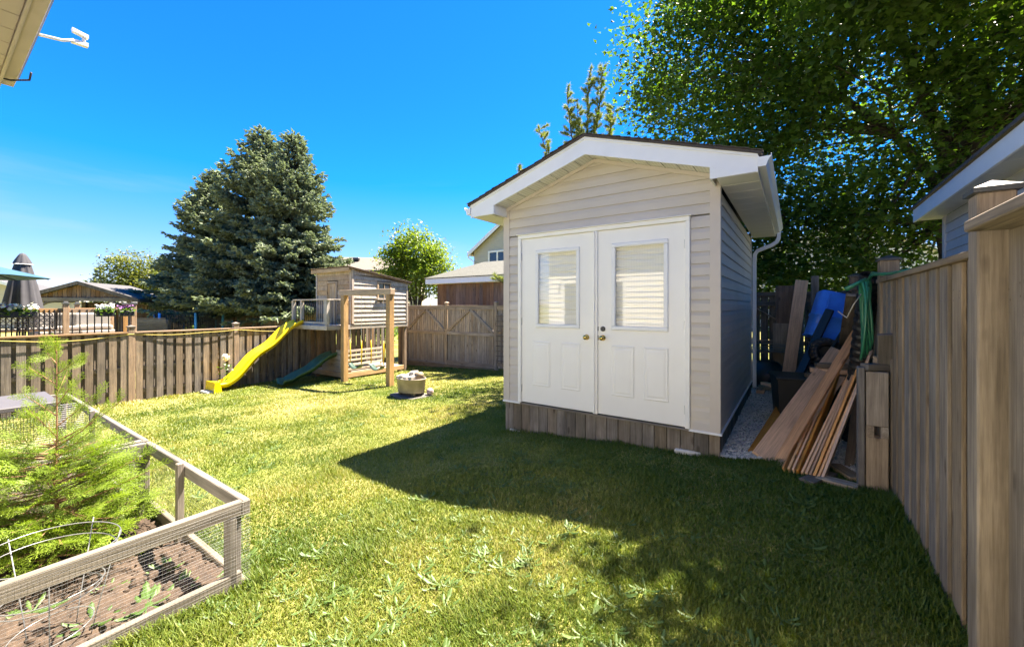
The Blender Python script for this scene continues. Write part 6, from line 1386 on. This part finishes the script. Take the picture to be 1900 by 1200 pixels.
# --- spruces
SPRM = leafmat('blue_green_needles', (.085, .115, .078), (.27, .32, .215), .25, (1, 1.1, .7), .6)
def spruce(base, H, R, label, r, lean=(0, 0), dens=1.0):
    o = thing('spruce_tree', T(base), label, 'tree', 'spruces behind the fence')
    P_, D_, U_, L_, W_, TN = [], [], [], [], [], []
    segs = [([(0, 0, 0), (lean[0] * .5, lean[1] * .5, H * .5), (lean[0], lean[1], H)], [.22, .12, .015])]
    z_ = 1.95 if H > 7 else .35
    while z_ < H - .15:
        t_ = z_ / H; Rz = R * (1 - t_) ** .82 * r.uniform(.86, 1.12) + .12; nb_ = max(5, int((15 if t_ < .7 else 11) * dens)); ph_ = r.random() * 6.28
        for k_ in range(nb_):
            an = ph_ + 6.283 * k_ / nb_ + r.normal(0, .16); L = Rz * r.uniform(.78, 1.1); dirh = np.array([math.cos(an), math.sin(an), 0]); side = np.array([-math.sin(an), math.cos(an), 0])
            droop = (.22 if t_ < .6 else -.12 - .5 * (t_ - .6)) + r.normal(0, .07); c0 = np.array([lean[0] * t_, lean[1] * t_, z_ + r.normal(0, .07)])
            ns = max(4, int(L / .085)); s = (np.arange(ns) + r.random(ns)) / ns; s = s[s > .10]
            up = -droop * s * L + .20 * L * s ** 2.2
            pc = c0 + dirh * (s * L)[:, None]; pc[:, 2] += up
            bt_ = r.random()
            for sg in (-1, 1):
                ln_ = (.14 + .30 * L * (1 - s) ** .75 * s ** .25) * r.uniform(.7, 1.2, len(s)); ln_ = np.minimum(ln_, .55)
                dd = dirh * .75 + side * sg * r.uniform(.5, .95, len(s))[:, None]; dd[:, 2] += r.normal(-.10, .18, len(s)); dd /= np.linalg.norm(dd, axis=1)[:, None]
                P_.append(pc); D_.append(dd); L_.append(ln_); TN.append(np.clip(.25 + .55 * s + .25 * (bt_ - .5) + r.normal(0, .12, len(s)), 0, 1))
                m = ln_ > .2                            # second order twiglets near the tip of the longer ones
                for fr_ in (.35, .62, .85):
                    p2 = pc[m] + dd[m] * (ln_[m] * fr_)[:, None]; d2 = dd[m] + r.normal(0, .55, (m.sum(), 3)); d2 /= np.linalg.norm(d2, axis=1)[:, None]
                    P_.append(p2); D_.append(d2); L_.append(np.full(m.sum(), .13) * r.uniform(.7, 1.3, m.sum())); TN.append(np.clip(.4 + .5 * s[m] + .25 * (bt_ - .5) + r.normal(0, .14, m.sum()), 0, 1))
            tip = c0 + dirh * L; tip[2] += -droop * L + .2 * L
            P_.append(np.array([tip - dirh * .1])); D_.append(np.array([dirh * .9 + [0, 0, .25]])); L_.append(np.array([.24])); TN.append(np.array([.9]))
            segs.append(([tuple(c0), tuple(c0 + dirh * L * .5 + [0, 0, -droop * .5 * L + .05 * L]), tuple(tip)], [.022, .012, .004]))
        z_ += .24 + .10 * (1 - t_)
    for k_ in range(8): P_.append(np.array([[lean[0], lean[1], H - .35 + .05 * k_]])); D_.append(np.array([[math.cos(k_ * 2.4) * .5, math.sin(k_ * 2.4) * .5, .8]])); L_.append(np.array([.25])); TN.append(np.array([.8]))
    P_ = np.concatenate(P_); D_ = np.concatenate(D_); L_ = np.concatenate(L_); TN = np.concatenate(TN); D_ /= np.linalg.norm(D_, axis=1)[:, None]
    n_ = len(P_); rv = r.normal(size=(n_, 3)); X = np.cross(D_, rv); X /= np.linalg.norm(X, axis=1)[:, None]; Y = np.cross(D_, X); wd_ = (.028 + .03 * r.random(n_))[:, None]
    Ls = L_[:, None]; v = np.stack([P_, P_ + D_ * Ls * .35 + X * wd_, P_ + D_ * Ls, P_ + D_ * Ls * .35 - X * wd_, P_ + D_ * Ls * .4 + Y * wd_, P_ + D_ * Ls * .4 - Y * wd_], 1)
    f = np.array([(0, 1, 2), (0, 2, 3), (0, 4, 2), (0, 2, 5)]); Fc = (f[None] + (np.arange(n_) * 6)[:, None, None]).reshape(-1, 3)
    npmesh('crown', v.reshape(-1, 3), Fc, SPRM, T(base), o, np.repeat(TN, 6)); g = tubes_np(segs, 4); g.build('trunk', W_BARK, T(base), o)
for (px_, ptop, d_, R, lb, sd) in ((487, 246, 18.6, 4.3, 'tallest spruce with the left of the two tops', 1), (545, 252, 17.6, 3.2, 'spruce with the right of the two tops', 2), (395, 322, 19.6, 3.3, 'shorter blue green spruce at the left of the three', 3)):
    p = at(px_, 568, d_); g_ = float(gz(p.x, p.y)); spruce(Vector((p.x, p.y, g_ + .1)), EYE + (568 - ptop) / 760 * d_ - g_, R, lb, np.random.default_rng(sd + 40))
p = at(186, 568, 27); g_ = float(gz(p.x, p.y)); o_ = spruce(Vector((p.x, p.y, g_)), EYE + (568 - 492) / 760 * 27 - g_, 1.0, 'small thin conifer behind the pavilion roof', np.random.default_rng(77), dens=.6)
# --- pine with long needles behind the shed roof
PINEM = leafmat('pine_needles', (.14, .19, .05), (.32, .36, .11), .3, (1.2, 1.2, .5))
def pine(base, shoots, label, r):
    o = thing('pine_tree', T(base), label, 'tree'); segs = []; PP, DD, LL, TT = [], [], [], []
    for pts in shoots:
        pts = [np.array(p) for p in pts]; n_ = len(pts); segs.append(([tuple(p - np.array(base)) for p in pts], list(np.linspace(.05, .008, n_))))
        for i in range(1, n_):
            a, b = pts[i - 1], pts[i]; Ls = np.linalg.norm(b - a); k_ = int(Ls / .06) + 1
            for j in range(k_):
                p0 = a + (b - a) * (j + r.random()) / k_; ln = r.uniform(.18, .5) * (1.15 - .75 * i / n_); dv = r.normal(size=3); dv[2] = abs(dv[2]) * .6 + .5; dv /= np.linalg.norm(dv); p1 = p0 + dv * ln
                segs.append(([tuple(p0 - base), tuple(p1 - base)], [.010, .004])); m = int(ln / .0016)
                tt = r.random(m); q = p0 + (p1 - p0) * (.25 + .8 * tt)[:, None]; nd = r.normal(size=(m, 3)) + dv * 1.3; nd /= np.linalg.norm(nd, axis=1)[:, None]
                PP.append(q - base); DD.append(nd); LL.append(r.uniform(.09, .16, m)); TT.append(np.clip(.3 + .6 * r.random(m), 0, 1))
    P_, D_, L_, TN = map(np.concatenate, (PP, DD, LL, TT)); n_ = len(P_); X = np.cross(D_, r.normal(size=(n_, 3))); X /= np.linalg.norm(X, axis=1)[:, None]
    v = np.stack([P_ - X * .007, P_ + X * .007, P_ + D_ * L_[:, None]], 1); npmesh('crown', v.reshape(-1, 3), np.arange(3 * n_).reshape(-1, 3), PINEM, T(base), o, np.repeat(TN, 3)); tubes_np(segs, 4).build('trunk', W_BARK, T(base), o)
pd = 13.6; pb2 = at(1085, 568, pd); pbv = np.array([pb2.x, pb2.y, float(gz(pb2.x, pb2.y))])
sh_ = [[tuple(pbv), P3(1085, 330, pd), P3(1090, 230, pd), P3(1093, 140, pd)], [P3(1085, 320, pd), P3(1110, 220, pd), P3(1118, 130, pd)], [P3(1085, 340, pd), P3(1060, 250, pd - .2), P3(1052, 178, pd - .2)], [P3(1085, 350, pd), P3(1020, 300, pd), P3(1000, 240, pd)], [P3(1085, 345, pd), P3(1075, 240, pd + .3), P3(1070, 200, pd + .3)], [P3(1085, 340, pd), P3(1130, 260, pd), P3(1140, 200, pd)], [P3(1085, 400, pd), P3(1000, 345, pd), P3(962, 320, pd)],
       [P3(1085, 560, pd), P3(990, 545, pd - .3), P3(922, 520, pd - .6)]]
pine(pbv, sh_, 'light green pine with upright shoots behind the shed roof', np.random.default_rng(8))

# --- cedar shrub in the bed: flat fan sprays
CEDM = leafmat('cedar_scale_leaf', (.055, .11, .014), (.21, .30, .038), .35, (1.15, 1.2, .4), .5)
def spray(r):
    """flat fan of scale-leaved twigs in the xy plane growing along +y, unit length"""
    V_, F_ = [], []
    def strip(p, d, L, w):
        d = d / np.linalg.norm(d); n_ = np.array([-d[1], d[0], 0]); b = len(V_); up = np.array([0, 0, .02 * r.normal()])
        V_.extend([p - n_ * w * .7, p + n_ * w * .7, p + d * L * .6 + n_ * w + up, p + d * L, p + d * L * .6 - n_ * w + up]); F_.extend([(b, b + 1, b + 2), (b, b + 2, b + 4), (b + 4, b + 2, b + 3)])
    strip(np.zeros(3), np.array([0, 1., 0]), 1.0, .013); s = .12; sg = 1
    while s < .95:
        L = .52 * (1 - s) ** .6 * (.6 + .4 * min(1, s / .3)) + .06; d = np.array([sg * math.sin(.72), math.cos(.72), r.normal(0, .12)]); p = np.array([0, s, .0]); strip(p, d, L, .0125); q = .2; s2 = 1
        while q < .92:
            l2 = .34 * L * (1 - q) + .045; an = math.atan2(d[0], d[1]) + s2 * .65; strip(p + d / np.linalg.norm(d) * L * q, np.array([math.sin(an), math.cos(an), r.normal(0, .3)]), l2, .0115); q += .19; s2 = -s2
        s += .085; sg = -sg
    return np.array(V_), np.array(F_)
cb_ = at(100, 568, 2.72); cgz = gY(*toY(cb_)) + .03; CB = np.array([cb_.x, cb_.y, cgz]); r = np.random.default_rng(12)
ced = thing('cedar_shrub', T(CB), 'young bright green cedar shrub growing in the netted bed', 'shrub')
tmpls = [spray(r) for _ in range(4)]; Vs, Fs, Ts = [], [], []; off = 0; segs = []
zt_ = EYE + (568 - 642) / 760 * 2.72 - cgz
lead = [(0, 0, 0), (.015, .01, .3), (.0, .0, .6), (.02, .0, .85), (.018, .0, zt_)]; segs.append((lead, [.016, .013, .009, .006, .002]))
def lp_(z_):
    zs = [p[2] for p in lead]; i = max(0, min(3, int(np.searchsorted(zs, z_)) - 1)); f = (z_ - zs[i]) / (zs[i + 1] - zs[i]); return np.array(lead[i]) * (1 - f) + np.array(lead[i + 1]) * f
def add_spray(p, d, up, L, tn):
    global off
    tv, tf = tmpls[r.integers(4)]; d = d / np.linalg.norm(d); x = np.cross(d, up); x /= np.linalg.norm(x); z2 = np.cross(x, d); R = np.stack([x, d, z2], 1)
    v = (tv * L) @ R.T; v[:, 2] -= .10 * (np.linalg.norm(v, axis=1) ** 2) / max(L, .05); v = v + p
    Vs.append(v); Fs.append(tf + off); off += len(v); Ts.append(np.clip(tn + .25 * (np.linalg.norm(tv, axis=1)) + r.normal(0, .05, len(v)), 0, 1))
for k_ in range(150):
    z_ = .02 + .80 * r.random() ** 1.0; an = r.uniform(0, 6.283); t_ = z_ / .85
    L = (.62 * (1 - .78 * t_ ** 1.1)) * r.uniform(.6, 1.1); dh = np.array([math.cos(an), math.sin(an), 0]); p0 = lp_(z_); rise = r.uniform(.05, .5)
    p1 = p0 + dh * L * .55 + [0, 0, rise * L * .4]; p2 = p0 + dh * L + [0, 0, rise * L * .8]; segs.append(([tuple(p0), tuple(p1), tuple(p2)], [.006, .004, .002])); bt_ = r.uniform(-.15, .25)
    ns = int(3 + L / .055)
    for j in range(ns):
        f = .2 + .8 * (j + r.random()) / ns; p = p0 + (p2 - p0) * f; dd = dh * .7 + np.array([-dh[1], dh[0], 0]) * r.choice([-1, 1]) * r.uniform(.3, 1) + np.array([0, 0, r.uniform(.0, .6)]); upv = r.normal(0, .7, 3) + np.array([0, 0, .8])
        add_spray(p, dd, upv, r.uniform(.10, .21) * (1.05 - .35 * t_), .30 + bt_ + .25 * f)
    add_spray(p2 - dh * .03, dh + [0, 0, .5], r.normal(0, .5, 3) + [0, 0, 1], r.uniform(.12, .2), .6 + bt_)
for k_ in range(26): z_ = .6 + (zt_ - .62) * k_ / 26; add_spray(lp_(z_), np.array([r.normal(0, .6), r.normal(0, .4), 1.0]), np.array([.2, -.9, .1]) + r.normal(0, .3, 3), r.uniform(.06, .11), .6)
for k_ in range(11):
    z_ = .70 + (zt_ - .70) * (k_ + .3) / 11; an = 2.4 * k_; L = .30 * (1 - (z_ - .7) / (zt_ - .6)) + .05; dh = np.array([math.cos(an) * (1 if k_ % 2 else 1), math.sin(an) * .6, .75]); dh /= np.linalg.norm(dh); p0 = lp_(z_); p2 = p0 + dh * L; segs.append(([tuple(p0), tuple(p2)], [.004, .0015]))
    for j in range(9): f = .15 + .1 * j; add_spray(p0 + (p2 - p0) * f, dh + r.normal(0, .45, 3), np.array([.2, -.9, .3]) + r.normal(0, .3, 3), r.uniform(.07, .13), .7)
for (px_, py_, d_) in ((232, 738, 2.75), (200, 752, 2.7)):      # long side shoots
    tip = np.array(at(px_, py_, d_)) - CB; p0 = lp_(max(.15, tip[2] - .28)); segs.append(([tuple(p0), tuple((p0 + tip) / 2 - [0, 0, .03]), tuple(tip)], [.006, .004, .0015]))
    for j in range(12): f = .3 + .7 * j / 11; add_spray(p0 + (tip - p0) * f, (tip - p0) / np.linalg.norm(tip - p0) + r.normal(0, .5, 3), np.array([.1, -.6, .8]) + r.normal(0, .3, 3), r.uniform(.06, .12), .6)
npmesh('foliage', np.concatenate(Vs), np.concatenate(Fs), CEDM, T(CB), ced, np.concatenate(Ts))
tubes_np(segs, 5).build('stems', plain('cedar_stem', (.22, .12, .06), .8), T(CB), ced, True)

# ================================================================== GRASS, WEEDS
GRASSM = leafmat('grass_blade', (.072, .122, .015), (.46, .385, .20), .32, (1.25, 1.25, .5), .5)
gr = GRASSM.node_tree.nodes['Color Ramp'] if 'Color Ramp' in GRASSM.node_tree.nodes else [x for x in GRASSM.node_tree.nodes if x.type == 'VALTORGB'][0]
e = gr.color_ramp.elements.new(.45); e.color = (.168, .205, .036, 1); e = gr.color_ramp.elements.new(.72); e.color = (.285, .275, .08, 1)
def vnoise(x, y, s, seed):
    k_ = np.random.default_rng(seed); out = np.zeros_like(x)
    for i in range(7):
        a, f, p_ = k_.uniform(0, 6.28), s * k_.uniform(.5, 2.2), k_.uniform(0, 6.28); out += np.sin((x * np.cos(a) + y * np.sin(a)) * f + p_ + 1.3 * np.sin((x * np.sin(a) - y * np.cos(a)) * f * .6 + p_ * 2))
    return out / 7 * 1.8
def grass_field(nb, rmin, rmax, seed, power, hscale):
    r = np.random.default_rng(seed); rr = np.linspace(rmin, rmax, 2000); dn = rr * (rr ** -power); cdf = np.cumsum(dn); cdf /= cdf[-1]
    d_ = np.interp(r.random(nb), cdf, rr); th = r.uniform(-math.radians(60), math.radians(58), nb); x, y = d_ * np.sin(th), d_ * np.cos(th)
    a, b = .823 * x - .568 * y, .568 * x + .823 * y
    ok = (b > -.3) & (b < 9.66) & (a > -11.80) & (a < .64)
    ok &= ~((a > SA - SW - .01) & (a < SA + .02) & (b > SB - .0) & (b < SB + SD))
    ok &= ~((a > -.64) & (b > 4.72 + .22 * np.sin(a * 4 + .8) - .16 * a))
    ok &= ~((a < KA - .02) & (a > KA - 4.3) & (b < KB - .02) & (b > -.1))
    ok &= ~((a > PA0) & (a < PA1) & (b > 6.5) & (b < 8.7)); ok &= ~(np.hypot(a - fa, b - fb) < .36)
    x, y, a, b, d_ = x[ok], y[ok], a[ok], b[ok], d_[ok]; n_ = len(x)
    dry = .42 + .40 * vnoise(x, y, 1.7, 3) + .16 * vnoise(x, y, 5, 4)
    shade_green = np.clip((a + 2.6) / 2.2, 0, 1) * .22 + np.clip(1.2 - np.abs(b - 9.4), 0, 1) * .2      # shade put into the blade tint: greener at the right and by the back fence
    shade_green = shade_green + .24 * np.clip((a + 5.2) / 1.5, 0, 1) * np.clip((b - 2.0) / .6, 0, 1)  # shed's shade put into the blade tint too, as greener grass
    dry = dry - shade_green
    kill = r.random(n_) < np.clip(dry - .75, 0, .5); x, y, a, b, d_, dry = [q_[~kill] for q_ in (x, y, a, b, d_, dry)]; n_ = len(x)
    tint = np.clip(dry + r.normal(0, .17, n_), 0, 1)
    h = (.015 + .020 * r.random(n_) ** 1.5 + .022 * vnoise(x, y, 3.2, 8).clip(0, 1) + .015 * vnoise(x, y, 9, 12).clip(0, 1)) * hscale
    h *= 1 + 1.2 * np.exp(-((a - .62) / .16) ** 2) + 1.0 * np.exp(-((a + 11.78) / .12) ** 2) + .9 * np.exp(-((b - (SB - .03)) / .05) ** 2) * (a > SA - SW) * (a < SA) + .9 * np.exp(-((b - (KB + .03)) / .05) ** 2) * (a < KA + .1) + .9 * np.exp(-((a - (KA + .03)) / .05) ** 2) * (b < KB + .1)
    w = (.0009 + .00085 * d_) * r.uniform(.7, 1.3, n_); an = r.uniform(0, 6.283, n_); bend = r.uniform(.15, .95, n_) * h
    dx, dy = np.cos(an), np.sin(an); sx, sy = -dy * w, dx * w; z = ghz(x, y) - .004
    P0 = np.stack([x - sx, y - sy, z], -1); P1 = np.stack([x + sx, y + sy, z], -1); mx, my, mz = x + dx * bend * .35, y + dy * bend * .35, z + h * .6
    P2 = np.stack([mx + sx * .8, my + sy * .8, mz], -1); P3_ = np.stack([mx - sx * .8, my - sy * .8, mz], -1); P4 = np.stack([x + dx * bend, y + dy * bend, z + h * .95], -1)
    nr = d_ < 4.2; nn = int(nr.sum())                   # near blades bend, far ones are single slivers
    V_ = np.stack([P0, P1, P2, P3_, P4], 1)[nr].reshape(-1, 3); f = np.array([(0, 1, 2), (0, 2, 3), (3, 2, 4)]); Fc = (f[None] + (np.arange(nn) * 5)[:, None, None]).reshape(-1, 3)
    V2 = np.stack([P0, P1, P4], 1)[~nr].reshape(-1, 3); F2 = np.arange(len(V2)).reshape(-1, 3) + len(V_)
    return np.concatenate([V_, V2]), np.concatenate([Fc, F2]), np.concatenate([np.repeat(tint[nr], 5), np.repeat(tint[~nr], 3)])
V_, F_, t_ = grass_field(800000, 1.2, 14.5, 31, 1.6, 1.0)
gro = npmesh('grass', V_, F_, GRASSM, None, None, t_); tag(gro, 'short mown lawn grass with yellowish dry patches', 'grass', kind='stuff')
# broadleaf weeds: rosettes of toothed leaves
WEEDM = leafmat('weed_leaf', (.038, .088, .018), (.115, .18, .045), .3, (1.2, 1.25, .5), .45)
lv = []; lf_ = []
prof_ = [(0, .05), (.15, .10), (.28, .07), (.42, .17), (.5, .11), (.66, .24), (.78, .17), (.9, .18), (1.0, .0)]
for i, (yy, ww) in enumerate(prof_): lv += [(-ww * .5, yy, .30 * yy * (1 - yy) + .06), (0, yy, .30 * yy * (1 - yy)), (ww * .5, yy, .30 * yy * (1 - yy) + .06)]
for i in range(len(prof_) - 1):
    for s_ in (0, 1): a = 3 * i + s_; lf_ += [(a, a + 1, a + 4), (a, a + 4, a + 3)]
def weeds(cent, nl, size, r):
    pos, R, sc, tn = [], [], [], []
    for (x, y, z_), k_ in zip(cent, nl):
        tb = r.random(); s0 = size * r.uniform(.6, 1.4)
        for j in range(k_):
            an = r.uniform(0, 6.283); el = r.uniform(-.03, .42); d = np.array([math.cos(an) * math.cos(el), math.sin(an) * math.cos(el), math.sin(el)]); x_ = np.array([-math.sin(an), math.cos(an), 0]); R.append(np.stack([x_, d, np.cross(x_, d)], 1)); pos.append((x, y, z_ + .004)); sc.append(s0 * r.uniform(.6, 1.2)); tn.append(np.clip(.3 + .5 * tb + r.normal(0, .12), 0, 1))
    return scatter(lv, lf_, np.array(pos), np.array(R), np.array(sc), np.array(tn))
r = np.random.default_rng(17); cent = []
while len(cent) < 620:
    d_ = r.uniform(1.5, 5.5) if r.random() < .8 else r.uniform(5, 8); th = r.uniform(-.95, .75); x, y = d_ * math.sin(th), d_ * math.cos(th); a, b = toY((x, y))
    if not (b > .2 and a < .5 and b < 4.45) or (a < KA + .05 and b < KB + .05): continue
    if float(vnoise(np.array([x]), np.array([y]), 1.1, 9)[0]) < r.uniform(-.5, .35): continue
    cent.append((x, y, float(ghz(x, y)) + .008))
V_, F_, t_ = weeds(cent, r.integers(5, 10, len(cent)), .07, r); tag(npmesh('lawn_weeds', V_, F_, WEEDM, None, None, t_), 'broad leaved weeds scattered through the lawn', 'weeds', kind='stuff')
# weeds inside the near bed (bigger, countable clumps)
labs = ['big dandelion weed beside the tomato cage', 'broad leaved weed at the netting corner of the bed', 'leafy weed in the middle of the bare soil', 'small weed near the far post of the bed', 'dandelion weed close to the front netting', 'flat weed under the front rail of the bed', 'pale weed left of the tomato cage', 'tall weed by the right inner board of the bed']
for i, (px_, py_, nl_, sz) in enumerate(((275, 1118, 16, .17), (392, 1075, 9, .13), (312, 1050, 10, .10), (262, 965, 12, .10), (170, 1150, 14, .15), (205, 1085, 10, .12), (60, 1130, 9, .10), (330, 1085, 12, .14))):
    r_ = ray(px_, py_); d_ = 2.0
    for _ in range(8): d_ = (EYE - (float(gz(r_.x * d_, d_)) + .06)) / -r_.z
    x, y = r_.x * d_, d_; a, b = toY((x, y)); a = min(a, KA - .08); b = min(b, KB - .08); p = Yd(a, b); g_ = float(gz(p.x, p.y)) + .05
    V_, F_, t_ = weeds([(0, 0, 0)], [nl_], sz, r); tag(npmesh('weed', V_, F_, WEEDM, T((p.x, p.y, g_)), None, t_), labs[i], 'weed', 'weeds growing in the raised bed')
